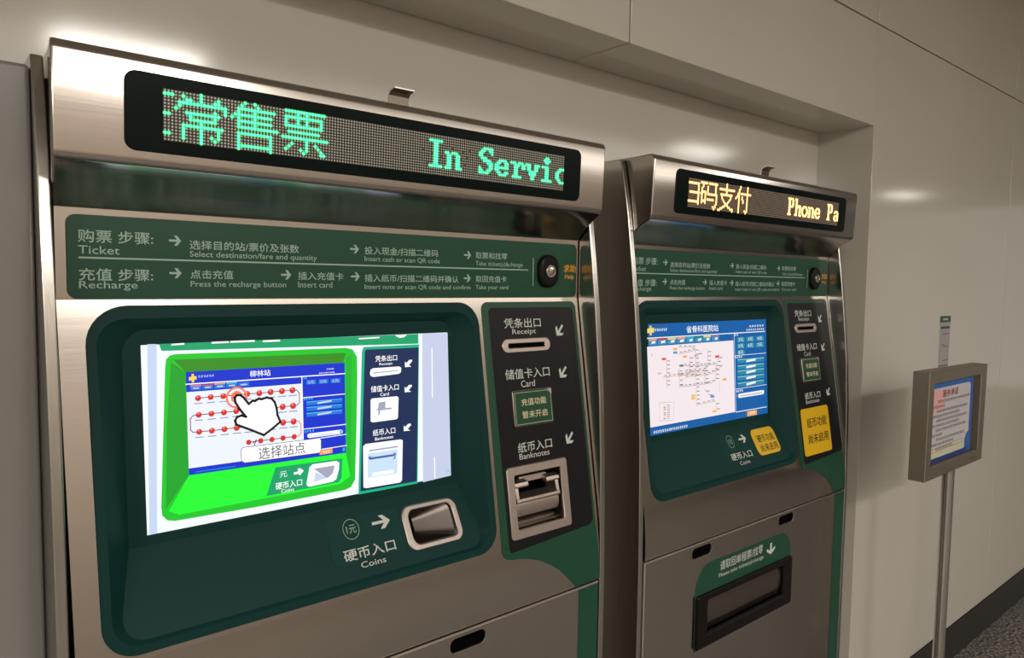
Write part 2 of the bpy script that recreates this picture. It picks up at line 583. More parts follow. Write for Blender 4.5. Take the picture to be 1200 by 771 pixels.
    b.loft([[(x, y, z) for y, z in hook] for x in (.445, .480)], 'steel', cap0=True, cap1=True)
    part('hook_tab', b, visor)
    # instruction strip
    b = MB()
    b.plate(FACE, rrect(.0233, 1.5062, .9122, 1.6113, .0115), 0, .0014, 'panel_green', bev=.0006)
    o = .0017
    W, T = 'print_mint', lambda s, x0, zc, x1, h, bold=.010, m='print_mint': b.text(FACE, s, x0, zc, x1, h, o, m, bold)
    T('购票 步骤:', .0364, 1.5850, .1225, .0158)
    T('Ticket', .0362, 1.5678, .0826, .0102, .004)
    T('充值 步骤:', .0364, 1.5370, .1215, .0155)
    T('Recharge', .0364, 1.5226, .1028, .0118, .004)
    b.line(FACE, [(.0375, 1.5578), (.7804, 1.5578)], .0022, o, W)
    b.line(FACE, [(.7942, 1.5805), (.7942, 1.5290)], .0018, o, W)
    T('选择目的站/票价及张数', .1682, 1.5793, .3238, .0122)
    T('Select destination/fare and quantity', .1682, 1.5658, .3524, 0.0103, .003)
    T('投入现金/扫描二维码', .4337, 1.5818, .5746, .0122)
    T('Insert cash or scan QR code', .4337, 1.5680, .5783, 0.0092, .003)
    T('取票和找零', .6556, 1.5815, .7292, .0118)
    T('Take ticket(s)&change', .6556, 1.5660, .7673, 0.0103, .003)
    T('点击充值', .1688, 1.5393, .2262, .0120)
    T('Press the recharge button', .1688, 1.5250, .3037, 0.0101, .003)
    T('插入充值卡', .3223, 1.5396, .3965, .0118)
    T('Insert card', .3223, 1.5264, .3776, 0.0087, .003)
    T('插入纸币/扫描二维码并确认', .4337, 1.5380, .6185, .0120)
    T('Insert note or scan QR code and confirm', .4337, 1.5234, .6450, 0.0090, .003)
    T('取回充值卡', .6562, 1.5395, .7279, .0116)
    T('Take your card', .6562, 1.5234, .7324, 0.0099, .003)
    for x, z in ((.1498, 1.5838), (.4157, 1.5830), (.6376, 1.5812), (.1497, 1.5404), (.3038, 1.5407), (.4172, 1.5400), (.6373, 1.5402)):
        b.flat(FACE, arrow(x, z, .0155, .0135), o, W)
    T('求助', .8755, 1.5630, .9090, .0150, .012, 'print_amber')
    T('Help', .8790, 1.5455, .9040, .0110, .006, 'print_amber')
    strip = part('instruction_strip', b, label='green strip of printed steps')
    b = MB()
    oval = rrect(.8050, 1.5250, .8555, 1.5880, .023, 8)
    rings = [[FACE(*p, q) for p in inset(oval, d)] for q, d in ((.001, 0), (.007, 0), (.0105, .0022), (.0122, .006))]
    b.loft(rings, 'rubber_black')
    b.flat(FACE, inset(oval, .006), .0122, 'rubber_black')
    b.flat(FACE, rrect(.820, 1.5775, .840, 1.5805, .001, 2), .0124, 'panel_black')
    hb = part('help_button', b, strip, label='black oval call button')
    b = MB()
    c8 = lambda r, q, n=24: [FACE(.8300 + r * math.cos(2 * math.pi * i / n), 1.5565 + r * math.sin(2 * math.pi * i / n), q) for i in range(n)]
    b.loft([c8(.0125, .0122), c8(.0125, .0142), c8(.0115, .0150), c8(.0105, .0150), c8(.0100, .0140), c8(.0082, .0140), c8(.0075, .0160), c8(.003, .0168)], 'chrome', cap1=True)
    part('push_button', b, hb, label='round silver push button')
    # screen surround
    b = MB()
    outer = rrect(.0405, 1.0620, .6600, 1.4975, (.040, .042, .050, .042), 8)
    xlo = lambda z: .085 if z >= 1.177 else .085 - .025 * (1.177 - z) / .101
    xro = lambda z: .615 if z >= 1.177 else .615 + .025 * (1.177 - z) / .101
    ZB = 1.074 + (1.177 - 1.0762) / (1.465 - 1.0762) * (1.480 - 1.074)
    inn = rrect(.053, 1.074, .645, 1.480, .034)
    inn2 = []
    for p, q in zip(inn, inn[1:] + inn[:1]):
        inn2.append(p)
        if (p[1] - ZB) * (q[1] - ZB) < 0:
            t = (ZB - p[1]) / (q[1] - p[1])
            inn2.append((p[0] + (q[0] - p[0]) * t, ZB))

    def floor_pt(p):
        u, v = (p[0] - .053) / .592, (p[1] - 1.074) / .406
        z = 1.0762 + v * (1.465 - 1.0762)
        return (xlo(z) + u * (xro(z) - xlo(z)), z)
    flo = [floor_pt(p) for p in inn2]
    b.plate(FACE, outer, -.0002, .0016, 'bezel_teal', [inn2], bev=.0008)
    b.loft([[FACE(*p, .0008) for p in inn2], [DISH(*p, 0) for p in flo]], 'bezel_teal')
    up_ = [p for p in flo if p[1] >= 1.177 - 1e-5]
    k0 = min(range(len(flo)), key=lambda i: (abs(flo[i][1] - 1.177), -flo[i][0]))
    ring = flo[k0:] + flo[:k0]
    lo_ = [p for p in ring if p[1] <= 1.177 + 1e-5]
    srt = lambda P, c: sorted(P, key=lambda p: math.atan2(p[1] - c[1], p[0] - c[0]))
    b.flat(DISH, srt(up_, (.35, 1.32)), 0, 'bezel_teal')
    cup = rrect(.5005, 1.1010, .5885, 1.1510, (.010, .012, .012, .012), 5)
    b.flat(DISH, srt(lo_, (.35, 1.15)), 0, 'bezel_teal', [cup] if in_service else [])
    P = 'print_white'
    b.plate(DISH, rrect(.3560, 1.0985, .4850, 1.1612, .008), 0, .0006, 'label_teal', bev=.0004)
    b.disc(DISH, .3965, 1.1434, .0140, .0008, 'print_mint', 28, .0132)
    b.text(DISH, '1元', .3885, 1.1434, .4048, .0115, .0008, 'print_mint', 0)
    b.flat(DISH, arrow(.4502, 1.1440, .0330, .0190), .0008, P)
    b.text(DISH, '硬币入口', .3745, 1.1096, .4650, .0150, .0008, P, .012)
    b.text(DISH, 'Coins', .3990, 1.0935, .4425, .0078, .0008, P, .004)
    bez = part('screen_surround', b, label='dark green recessed surround with a coin label')
    b = MB()
    scr = rrect(.1073, 1.1909, .6026, 1.4444, .0004, 1)
    b.plate(DISH, scr, 0, .0006, screen_bg, bev=.0002, edge='gloss_black')
    draw_screen(b, table, .00062)
    part('display_screen', b, bez, smooth=0, label='lit touch screen')
    b = MB()
    if in_service:
        rim = rrect(.4885, 1.0930, .5985, 1.1580, (.016, .017, .017, .016), 6)
        b.plate(DISH, rim, 0, .0025, 'steel_satin', [cup], bev=.0014)
        sl = lambda p, k, kz: (.5175 + (p[0] - .5175) * k, 1.1120 + (p[1] - 1.1120) * kz)
        rings = [(0, 1, 1), (.005, .97, .96), (.031, .07, .44), (.046, .06, .42)]
        b.loft([[DISH(*sl(p, k, kz), -q) for p in cup] for q, k, kz in rings], 'cup_metal')
        b.flat(DISH, [sl(p, .06, .42) for p in cup], -.046, 'void_black')
        part('coin_slot', b, bez, label='brushed metal coin cup')
    else:
        b.plate(DISH, rrect(.4945, 1.0975, .6020, 1.1585, .015), 0, .0008, 'sheet_yellow', bev=.0003)
        b.text(DISH, '硬币功能', .5120, 1.1355, .5930, .0175, .001, 'print_black', .012)
        b.text(DISH, '尚未启用', .5120, 1.1135, .5930, .0175, .001, 'print_black', .012)
        part('covering_sheet', b, bez, label='small yellow sheet over the coin slot')
    # payment panel
    b = MB()
    top = rrect(.6680, 1.060, .9080, 1.4975, (.0005, .014, .014, .0005), 6)
    holes = [rrect(.7065, 1.0862, .8243, 1.1845, .003, 2)] if in_service else []
    b.plate(FACE, top, 0, .0012, 'panel_green', holes, bev=.0004)
    edge = [(1.060, .6680), (1.054, .6690), (1.047, .6718), (1.042, .6765), (1.039, .6835), (1.0375, .6930), (1.034, .715), (1.028, .737), (1.0205, .757), (1.012, .773), (1.002, .790),
            (.990, .806), (.976, .8215), (.962, .836), (.9475, .8485)]
    xe = lambda z: .908 + (.0065 * min(1, (1.06 - z) / .08))
    b.loft([[FACE(x, z, .0012), FACE(xe(z), z, .0012)] for z, x in edge], 'panel_green', close=False)
    b.loft([[FACE(x, z, .0012) for z, x in edge], [FACE(x, z, 0) for z, x in edge]], 'panel_green', close=False)
    dark = [(.6905, 1.0495), (.8880, 1.0600), (.8960, 1.0630), (.9015, 1.0705), (.9020, 1.1400), (.8985, 1.4770), (.8960, 1.4830), (.8900, 1.4862), (.6910, 1.4870), (.6850, 1.4840), (.6828, 1.4780), (.6846, 1.0600), (.6862, 1.0525)]
    b.flat(FACE, dark, .0016, 'panel_black', holes)
    o = .0019
    T = lambda s, x0, zc, x1, h, bold: b.text(FACE, s, x0, zc, x1, h, o, 'print_white', bold)
    T('凭条出口', .7171, 1.4580, .8085, .0180, .010)
    T('Receipt', .7355, 1.4408, .7942, 0.0123, .004)
    T('储值卡入口', .7095, 1.3643, .8200, .0185, .010)
    T('Card', .7455, 1.3452, .7800, 0.0123, .004)
    T('纸币入口', .7245, 1.2300, .8095, .0180, .010)
    T('Banknotes', .7262, 1.2142, .8012, 0.0106, .004)
    for x, z in ((.8572, 1.4410), (.8562, 1.3595), (.8576, 1.2322)):
        b.flat(FACE, arrow(x, z, .0270, .0225, 228), o, 'print_white')
    pay = part('payment_panel', b, label='black and green panel of slots')
    b = MB()
    b.plate(FACE, rrect(.7066, 1.4040, .8267, 1.4297, .0125, 8), .001, .0048, 'steel_satin', [rrect(.7215, 1.4125, .8125, 1.4205, .0015, 2)], bev=.0012)
    b.flat(FACE, rrect(.720, 1.411, .814, 1.422, .002, 2), .0021, 'void_black')
    part('receipt_slot', b, pay, label='rounded steel receipt slot')
    b = MB()
    b.plate(FACE, rrect(.7192, 1.2685, .8172, 1.3345, .003, 3), .001, .0062, 'panel_green', bev=.0008, edge='steel_satin')
    for q in (.0042,):
        r_ = rrect(.7192 + q, 1.2685 + q, .8172 - q, 1.3345 - q, .001, 1)
        b.line(FACE, r_ + r_[:1], .0008, .0065, 'print_cream')
    b.text(FACE, '充值功能', .7385, 1.3125, .8010, .0130, .0066, 'print_cream', .014)
    b.text(FACE, '暂未开启', .7385, 1.2895, .8010, .0130, .0066, 'print_cream', .014)
    b.flat(FACE, [(.8035, 1.3330), (.8160, 1.3330), (.8160, 1.3215)], .0067, 'steel_satin')
    part('card_cover_plate', b, pay, label='green cover plate with steel edge')
    b = MB()
    if in_service:
        op = rrect(.7075, 1.0872, .8233, 1.1835, .003, 2)
        b.plate(FACE, rrect(.6905, 1.0705, .8412, 1.1993, .007, 5), .001, .0052, 'steel_satin', [op], bev=.0012)
        ob = [(p[0], p[1]) for p in op]
        b.loft([[FACE(*p, .001) for p in ob], [FACE(*p, -.045) for p in ob]], 'steel_dark')
        b.flat(FACE, ob, -.045, 'void_black')
        slot = part('banknote_slot', b, pay, label='steel framed banknote slot')
        b = MB()
        # curved lower lip of the note guide
        x0, x1 = .7115, .8195
        lip = [(1.1045, -.036), (1.1035, -.012), (1.1060, -.008), (1.1130, -.0045), (1.1220, -.0030), (1.1290, -.0030), (1.1300, -.0040), (1.1300, -.036)]
        b.loft([[FACE(x, z, q) for z, q in lip] for x in (x0, x1)], 'steel_satin', cap0=True, cap1=True)
        # raised jaw: bar, two cheeks, two tabs
        jaw = [(1.1315, -.030), (1.1315, .0010), (1.1345, .0025), (1.1390, .0020), (1.1400, -.030)]
        b.loft([[FACE(x, z, q) for z, q in jaw] for x in (x0, x1)], 'steel_satin', cap0=True, cap1=True)
        for xa, xb in ((x0, x0 + .0075), (x1 - .0075, x1)):
            ck = [(1.139, -.030), (1.139, .0010), (1.158, -.001), (1.166, -.004), (1.166, -.030)]
            b.loft([[FACE(x, z, q) for z, q in ck] for x in (xa, xb)], 'steel_satin', cap0=True, cap1=True)
        for xa, xb in ((x0 - .001, x0 + .031), (x1 - .031, x1 + .001)):
            tb = [(1.1590, -.012), (1.1590, .0005), (1.1620, .0020), (1.1680, .0005), (1.1710, -.012)]
            b.loft([[FACE(x, z, q) for z, q in tb] for x in (xa, xb)], 'steel_satin', cap0=True, cap1=True)
        tb = [(1.1635, -.034), (1.1635, -.012), (1.1740, -.012), (1.1760, -.034)]
        b.loft([[FACE(x, z, q) for z, q in tb] for x in (x0 + .020, x1 - .020)], 'steel_satin', cap0=True, cap1=True)
        sill = [(1.0885, -.044), (1.0885, -.004), (1.0955, -.010), (1.1010, -.030), (1.1010, -.044)]
        b.loft([[FACE(x, z, q) for z, q in sill] for x in (.7090, .8220)], 'steel', cap0=True, cap1=True)
        part('note_guide', b, slot, bevel=.0005)
    else:
        b.plate(FACE, rrect(.6908, 1.0700, .8425, 1.1970, .008, 5), .0014, .0030, 'sheet_yellow', bev=.0004)
        b.text(FACE, '纸币功能', .7165, 1.1570, .8270, .0260, .0033, 'print_black', .010)
        b.text(FACE, '尚未启用', .7165, 1.1135, .8270, .0260, .0033, 'print_black', .010)
        part('covering_sheet', b, pay, label='yellow sheet over the banknote slot')
    # service door
    b = MB()
    win = rrect(.2370, .7200, .5720, .8010, .002, 2)
    slots = [rrect(.1790, .9080, .2545, .9330, .0110, 6), rrect(.5530, .9080, .6285, .9330, .0110, 6)]
    b.plate(DOOR, [(FL, .058), (FR, .058), (FR, DOOR_TOP), (FL, DOOR_TOP)], -.020, 0, 'steel', slots + [win], bev=.0026, hbev=.0003, edge='steel_satin')
    b.box((FL, .0265, .058), (FR, .0295, .68), 'steel_dark')
    for s in slots:
        b.flat(DOOR, inset(s, -.003), -.0030, 'void_black')
    b.flat(DOOR, [(.8585, .0605), (.9128, .0605), (.9128, DOOR_TOP - .0024), (.8585, DOOR_TOP - .0024)], .0004, 'panel_green')
    door = part('service_door', b)
    b = MB()
    lab = rrect(.1955, .6850, .6165, .8880, (.004, .055, .060, .004), 8)
    b.plate(DOOR, lab, 0, .0010, 'panel_green', [win], bev=.0004)
    b.text(DOOR, '请取回单程票/找零', .2905, .8672, .4780, .0230, .0013, 'print_white', .005)
    b.text(DOOR, 'Please take ticket(s)/change', .2865, .8440, .4820, .0125, .0013, 'print_white', .004)
    b.flat(DOOR, arrow(.5172, .8580, .0300, .0400, -90), .0013, 'print_white')
    part('tray_label', b, door, label='green label with white lettering over the tray')
    b = MB()
    b.plate(DOOR, rrect(.1965, .6900, .6175, .8175, .006, 4), .0008, .0085, 'rubber_black', [win], bev=.0025)
    b.loft([[DOOR(*p, .001) for p in win], [DOOR(*p, -.0180) for p in win]], 'rubber_black')
    b.box((.239, -.0015, .7215), (.570, .0035, .7255), 'rubber_black')
    tray = part('ticket_tray', b, door, label='black framed tray')
    b = MB()
    fl = [(.0150, .7205), (.0085, .7330), (.0050, .7480), (.0042, .7680), (.0060, .7860), (.0110, .8005)]
    b.loft([[(x, y, z) for y, z in fl] for x in (.2375, .5715)], 'flap_smoke', close=False)
    part('tray_flap', b, tray, label='dark glossy flap')
    return root


SCREEN_A=[
("p","s_paleblue",[(0.1157,1.4451),(0.1273,1.445),(0.1198,1.1912),(0.1102,1.191)]),
("p","s_grey",[(0.5504,1.4438),(0.6035,1.4434),(0.6024,1.1912),(0.5436,1.1889)]),
("l","s_white",[(0.5696,1.418),(0.5677,1.3337)],0.002),
("l","s_white",[(0.5685,1.2279),(0.5682,1.1928)],0.002),
('t', 's_cyan', '#2', (0.5912, 1.2005, 0.6002, 0.0053), 0),
("p","s_teal",[(0.1301,1.4449),(0.5426,1.4437),(0.542,1.427),(0.133,1.4354)]),
("p","s_white",[(0.1458,1.4443),(0.1625,1.4449),(0.1624,1.4426),(0.1457,1.442)]),
("p","s_white",[(0.199,1.4448),(0.223,1.4448),(0.2229,1.4423),(0.1989,1.4423)]),
("p","s_white",[(0.225,1.4449),(0.2603,1.4449),(0.2602,1.4424),(0.2249,1.4424)]),
("p","s_white",[(0.272,1.4438),(0.2982,1.4438),(0.2982,1.4412),(0.2719,1.4412)]),
("p","s_white",[(0.429,1.4411),(0.4673,1.4416),(0.4672,1.4394),(0.4289,1.4389)]),
("p","s_white",[(0.4962,1.443),(0.5198,1.4431),(0.5129,1.4388),(0.5042,1.4387)]),
("p","s_green",[(0.1369,1.4135),(0.1385,1.4238),(0.1435,1.4287),(0.1512,1.4302),(0.2618,1.4284),(0.4057,1.4265),(0.4176,1.4232),(0.4248,1.4112),(0.4244,1.381),(0.4203,1.299),(0.4149,1.2146),(0.4073,1.2042),(0.3967,1.2013),(0.2543,1.2011),(0.1428,1.2034),(0.1331,1.2061),(0.1269,1.2138),(0.126,1.2255)]),
("p","s_olive",[(0.1477,1.4226),(0.4054,1.4184),(0.4004,1.4031),(0.1631,1.4047)]),
("p","s_midgreen",[(0.1444,1.4199),(0.1631,1.4047),(0.1624,1.2623),(0.132,1.222),(0.1366,1.3325)]),
("p","s_brightgreen",[(0.1627,1.2622),(0.4002,1.2599),(0.4064,1.2215),(0.3882,1.2123),(0.1485,1.2106),(0.1351,1.2179)]),
("p","s_edgegreen",[(0.4051,1.4096),(0.4159,1.4172),(0.408,1.2253),(0.4008,1.2578)]),
("p","s_teal",[(0.2851,1.2544),(0.394,1.252),(0.3915,1.2212),(0.3854,1.2154),(0.27,1.2143)]),
("p","s_white",[(0.3327,1.2221),(0.3384,1.2465),(0.3434,1.2503),(0.3834,1.2497),(0.3884,1.2459),(0.3873,1.2354),(0.3824,1.2208),(0.376,1.2179),(0.3374,1.2167),(0.3338,1.2185)]),
("p","s_grey2",[(0.3456,1.2431),(0.3806,1.243),(0.3764,1.2312),(0.3686,1.2254),(0.3637,1.2274)]),
("p","s_paleblue",[(0.3479,1.2381),(0.3637,1.2274),(0.3686,1.2254),(0.3449,1.2224)]),
('t', 's_white', '硬币入口', (0.2843, 1.2259, 0.3257, 0.0102), 1),
('t', 's_white', 'Coins', (0.2928, 1.2174, 0.3126, 0.0052), 1),
("p","s_white",[(0.3131,1.2425),(0.3202,1.2431),(0.3192,1.2472),(0.3228,1.2478),(0.3291,1.2427),(0.3224,1.2364),(0.3206,1.2394),(0.3134,1.239)]),
('t', 's_white', '元', (0.291, 1.2424, 0.3026, 0.0086), 0),
("p","s_blue",[(0.1631,1.4047),(0.4027,1.403),(0.4002,1.2602),(0.1627,1.2626)]),
("p","s_paper",[(0.163,1.3771),(0.3305,1.3757),(0.3294,1.2702),(0.1628,1.2719)]),
("l","s_white",[(0.1629,1.388),(0.4024,1.3858)],0.0015),
("l","s_white",[(0.3306,1.3863),(0.3294,1.2706)],0.0015),
("p","s_yellow",[(0.167,1.3977),(0.1704,1.3978),(0.1706,1.4016),(0.1736,1.4018),(0.1735,1.3982),(0.1771,1.3985),(0.177,1.3936),(0.1737,1.3932),(0.1736,1.39),(0.1705,1.3897),(0.1706,1.3928),(0.1668,1.3925)]),
('t', 's_paleblue', '#6', (0.1792, 1.3974, 0.201, 0.0032), 1),
('t', 's_white', '柳林站', (0.2515, 1.396, 0.2819, 0.0092), 1),
('t', 's_white', '#6', (0.3717, 1.3948, 0.3844, 0.0021), 0),
('t', 's_white', '#8', (0.3586, 1.3893, 0.3855, 0.0021), 0),
("p","s_sky",[(0.1685,1.3847),(0.183,1.3847),(0.1828,1.3791),(0.1683,1.3791)]),
("p","s_pink",[(0.1685,1.3862),(0.1831,1.3863),(0.183,1.3845),(0.1685,1.3845)]),
("p","s_paleblue",[(0.1718,1.3826),(0.1799,1.3825),(0.1798,1.3807),(0.1718,1.3808)]),
("p","s_sky",[(0.1844,1.3846),(0.1992,1.3846),(0.199,1.379),(0.1842,1.379)]),
("p","s_red",[(0.1844,1.3862),(0.1993,1.3862),(0.1992,1.3844),(0.1844,1.3844)]),
("p","s_paleblue",[(0.1878,1.3825),(0.196,1.3825),(0.1959,1.3806),(0.1877,1.3807)]),
("p","s_sky",[(0.2006,1.3846),(0.2158,1.3846),(0.2156,1.3789),(0.2004,1.3789)]),
("p","s_orange",[(0.2007,1.3862),(0.2158,1.3862),(0.2158,1.3844),(0.2006,1.3844)]),
("p","s_paleblue",[(0.2041,1.3825),(0.2125,1.3824),(0.2124,1.3805),(0.204,1.3806)]),
("p","s_sky",[(0.2172,1.3845),(0.2326,1.3845),(0.2325,1.3788),(0.217,1.3788)]),
("p","s_cyan",[(0.2172,1.3862),(0.2327,1.3862),(0.2326,1.3843),(0.2172,1.3843)]),
("p","s_paleblue",[(0.2207,1.3824),(0.2293,1.3823),(0.2292,1.3805),(0.2207,1.3805)]),
("p","s_sky",[(0.2341,1.3845),(0.2499,1.3845),(0.2497,1.3786),(0.2339,1.3787)]),
("p","s_blue2",[(0.2341,1.3861),(0.2499,1.3862),(0.2499,1.3843),(0.2341,1.3843)]),
("p","s_paleblue",[(0.2377,1.3823),(0.2465,1.3823),(0.2464,1.3804),(0.2377,1.3805)]),
("l","s_darkred",[(0.178,1.3676),(0.1951,1.3675),(0.2124,1.3673),(0.2296,1.3674),(0.2462,1.3674),(0.2641,1.3669),(0.281,1.3671),(0.2984,1.3671),(0.3148,1.367)],0.0012),
("l","s_darkred",[(0.1781,1.3444),(0.1952,1.3442),(0.2124,1.3442),(0.2297,1.3442),(0.2463,1.344),(0.2642,1.3438),(0.2811,1.3436),(0.2985,1.3435),(0.3149,1.3434)],0.0012),
("l","s_darkred",[(0.1779,1.3208),(0.195,1.3203),(0.2123,1.3204),(0.2295,1.3202),(0.2461,1.3199),(0.2641,1.3195),(0.2809,1.3194),(0.2984,1.32),(0.3148,1.3197)],0.0012),
("l","s_darkred",[(0.3148,1.367),(0.3216,1.3666),(0.3256,1.3614),(0.3256,1.3478),(0.3213,1.3434),(0.3149,1.3434)],0.0012),
("l","s_darkred",[(0.1781,1.3444),(0.1706,1.344),(0.1669,1.3402),(0.1667,1.3243),(0.1702,1.3209),(0.1779,1.3208)],0.0012),
("l","s_pink",[(0.3148,1.3197),(0.3224,1.3193),(0.3264,1.3148),(0.3264,1.3006),(0.3228,1.2966),(0.3148,1.297)],0.0015),
("l","s_darkred",[(0.246,1.2973),(0.2636,1.2972),(0.2805,1.2969),(0.2975,1.2969),(0.3149,1.2966)],0.0012),
("d","s_red",(0.178,1.3676),0.0041),
("d","s_pink",(0.1775,1.3697),0.0016),
("p","s_label",[(0.1725,1.361),(0.1836,1.3609),(0.1836,1.3595),(0.1724,1.3596)]),
("d","s_red",(0.1951,1.3675),0.0041),
("d","s_pink",(0.1946,1.3696),0.0016),
("p","s_label",[(0.1894,1.3607),(0.2008,1.3607),(0.2008,1.3592),(0.1894,1.3593)]),
("d","s_red",(0.2124,1.3673),0.0042),
("d","s_pink",(0.2119,1.3694),0.0016),
("p","s_label",[(0.2066,1.3605),(0.2182,1.3604),(0.2182,1.359),(0.2065,1.3591)]),
("d","s_red",(0.2296,1.3674),0.0043),
("d","s_pink",(0.2291,1.3695),0.0016),
("p","s_label",[(0.2237,1.3605),(0.2356,1.3605),(0.2355,1.359),(0.2236,1.3591)]),
("d","s_red",(0.2462,1.3674),0.0044),
("d","s_pink",(0.2456,1.3695),0.0017),
("p","s_label",[(0.2401,1.3604),(0.2522,1.3604),(0.2522,1.3589),(0.2401,1.359)]),
("d","s_red",(0.2641,1.3669),0.0045),
("d","s_pink",(0.2636,1.369),0.0017),
("p","s_label",[(0.2579,1.3598),(0.2703,1.3597),(0.2703,1.3583),(0.2579,1.3584)]),
("d","s_red",(0.281,1.3671),0.0046),
("d","s_pink",(0.2804,1.3693),0.0017),
("p","s_label",[(0.2747,1.36),(0.2873,1.3599),(0.2873,1.3584),(0.2746,1.3585)]),
("d","s_red",(0.2984,1.3671),0.0047),
("d","s_pink",(0.2978,1.3693),0.0018),
("p","s_label",[(0.2919,1.3599),(0.3049,1.3598),(0.3048,1.3583),(0.2919,1.3584)]),
("d","s_red",(0.3148,1.367),0.0048),
("d","s_pink",(0.3142,1.3692),0.0018),
("p","s_label",[(0.3082,1.3597),(0.3214,1.3596),(0.3213,1.3581),(0.3082,1.3582)]),
("d","s_red",(0.1781,1.3444),0.004),
("d","s_pink",(0.1776,1.3465),0.0015),
("p","s_label",[(0.1725,1.3378),(0.1836,1.3376),(0.1836,1.3362),(0.1724,1.3364)]),
("d","s_red",(0.1952,1.3442),0.0041),
("d","s_pink",(0.1946,1.3463),0.0016),
("p","s_label",[(0.1895,1.3375),(0.2008,1.3373),(0.2008,1.3359),(0.1894,1.3361)]),
("d","s_red",(0.2124,1.3442),0.0042),
("d","s_pink",(0.2119,1.3463),0.0016),
("p","s_label",[(0.2066,1.3374),(0.2183,1.3372),(0.2182,1.3358),(0.2066,1.336)]),
("d","s_red",(0.2297,1.3442),0.0043),
("d","s_pink",(0.2291,1.3464),0.0017),
("p","s_label",[(0.2237,1.3374),(0.2356,1.3372),(0.2356,1.3357),(0.2237,1.336)]),
("d","s_red",(0.2463,1.344),0.0043),
("d","s_pink",(0.2457,1.3461),0.0017),
("p","s_label",[(0.2402,1.3371),(0.2523,1.3368),(0.2523,1.3354),(0.2401,1.3356)]),
("d","s_red",(0.2642,1.3438),0.0045),
("d","s_pink",(0.2637,1.346),0.0017),
("p","s_label",[(0.258,1.3369),(0.2704,1.3366),(0.2704,1.3351),(0.258,1.3354)]),
("d","s_red",(0.2811,1.3436),0.0046),
("d","s_pink",(0.2805,1.3458),0.0017),
("p","s_label",[(0.2748,1.3366),(0.2874,1.3363),(0.2874,1.3348),(0.2747,1.3351)]),
("d","s_red",(0.2985,1.3435),0.0047),
("d","s_pink",(0.2979,1.3458),0.0018),
("p","s_label",[(0.2921,1.3364),(0.305,1.3362),(0.3049,1.3347),(0.292,1.3349)]),
("d","s_red",(0.3149,1.3434),0.0048),
("d","s_pink",(0.3143,1.3457),0.0018),
("p","s_label",[(0.3084,1.3363),(0.3215,1.336),(0.3215,1.3345),(0.3083,1.3347)]),
("d","s_red",(0.1779,1.3208),0.004),
("d","s_pink",(0.1774,1.3228),0.0015),
("p","s_label",[(0.1723,1.3142),(0.1834,1.3138),(0.1834,1.3124),(0.1723,1.3128)]),
("d","s_red",(0.195,1.3203),0.0041),
("d","s_pink",(0.1944,1.3224),0.0016),
("p","s_label",[(0.1893,1.3137),(0.2007,1.3133),(0.2006,1.3119),(0.1892,1.3123)]),
("d","s_red",(0.2123,1.3204),0.0042),
("d","s_pink",(0.2117,1.3225),0.0016),
("p","s_label",[(0.2064,1.3138),(0.2181,1.3134),(0.218,1.3119),(0.2064,1.3124)]),
("d","s_red",(0.2295,1.3202),0.0043),
("d","s_pink",(0.229,1.3224),0.0016),
("p","s_label",[(0.2236,1.3135),(0.2355,1.3131),(0.2354,1.3116),(0.2235,1.3121)]),
("d","s_red",(0.2461,1.3199),0.0044),
("d","s_pink",(0.2455,1.3221),0.0017),
("p","s_label",[(0.24,1.3131),(0.2522,1.3127),(0.2521,1.3112),(0.24,1.3117)]),
("d","s_red",(0.2641,1.3195),0.0045),
("d","s_pink",(0.2635,1.3217),0.0017),
("p","s_label",[(0.2579,1.3126),(0.2703,1.3122),(0.2702,1.3107),(0.2578,1.3112)]),
("d","s_red",(0.2809,1.3194),0.0046),
("d","s_pink",(0.2804,1.3217),0.0017),
("p","s_label",[(0.2746,1.3125),(0.2873,1.3121),(0.2872,1.3106),(0.2746,1.311)]),
("d","s_red",(0.2984,1.32),0.0047),
("d","s_pink",(0.2978,1.3222),0.0018),
("p","s_label",[(0.292,1.313),(0.3049,1.3126),(0.3048,1.311),(0.2919,1.3115)]),
("d","s_red",(0.3148,1.3197),0.0048),
("d","s_pink",(0.3142,1.3219),0.0018),
("p","s_label",[(0.3083,1.3126),(0.3214,1.3121),(0.3214,1.3106),(0.3082,1.3111)]),
("d","s_red",(0.246,1.2973),0.0038),
("d","s_red",(0.2636,1.2972),0.0039),
("d","s_red",(0.2805,1.2969),0.004),
("d","s_red",(0.2975,1.2969),0.0041),
("d","s_red",(0.3149,1.2966),0.0041),
("r","s_salmon",(0.2309,1.3638),0.0155,0.0028),
("d","s_salmon",(0.231,1.3646),0.0086),
("p","s_white",[(0.231,1.3671),(0.2281,1.3638),(0.2287,1.3572),(0.2341,1.3473),(0.243,1.3349),(0.2369,1.3372),(0.2306,1.3358),(0.2276,1.3308),(0.2289,1.3251),(0.2497,1.3149),(0.2685,1.305),(0.2818,1.3131),(0.2942,1.3218),(0.2901,1.3319),(0.289,1.3428),(0.2864,1.3516),(0.2822,1.3574),(0.2746,1.3596),(0.2671,1.3581),(0.2628,1.359),(0.2574,1.3565),(0.2536,1.3569),(0.2478,1.3528),(0.2408,1.3627),(0.2364,1.3666)]),
("l","s_black",[(0.231,1.3671),(0.2281,1.3638),(0.2287,1.3572),(0.2341,1.3473),(0.243,1.3349),(0.2369,1.3372),(0.2306,1.3358),(0.2276,1.3308),(0.2289,1.3251),(0.2497,1.3149),(0.2685,1.305),(0.2818,1.3131),(0.2942,1.3218),(0.2901,1.3319),(0.289,1.3428),(0.2864,1.3516),(0.2822,1.3574),(0.2746,1.3596),(0.2671,1.3581),(0.2628,1.359),(0.2574,1.3565),(0.2536,1.3569),(0.2478,1.3528),(0.2408,1.3627),(0.2364,1.3666),(0.231,1.3671)],0.0034),
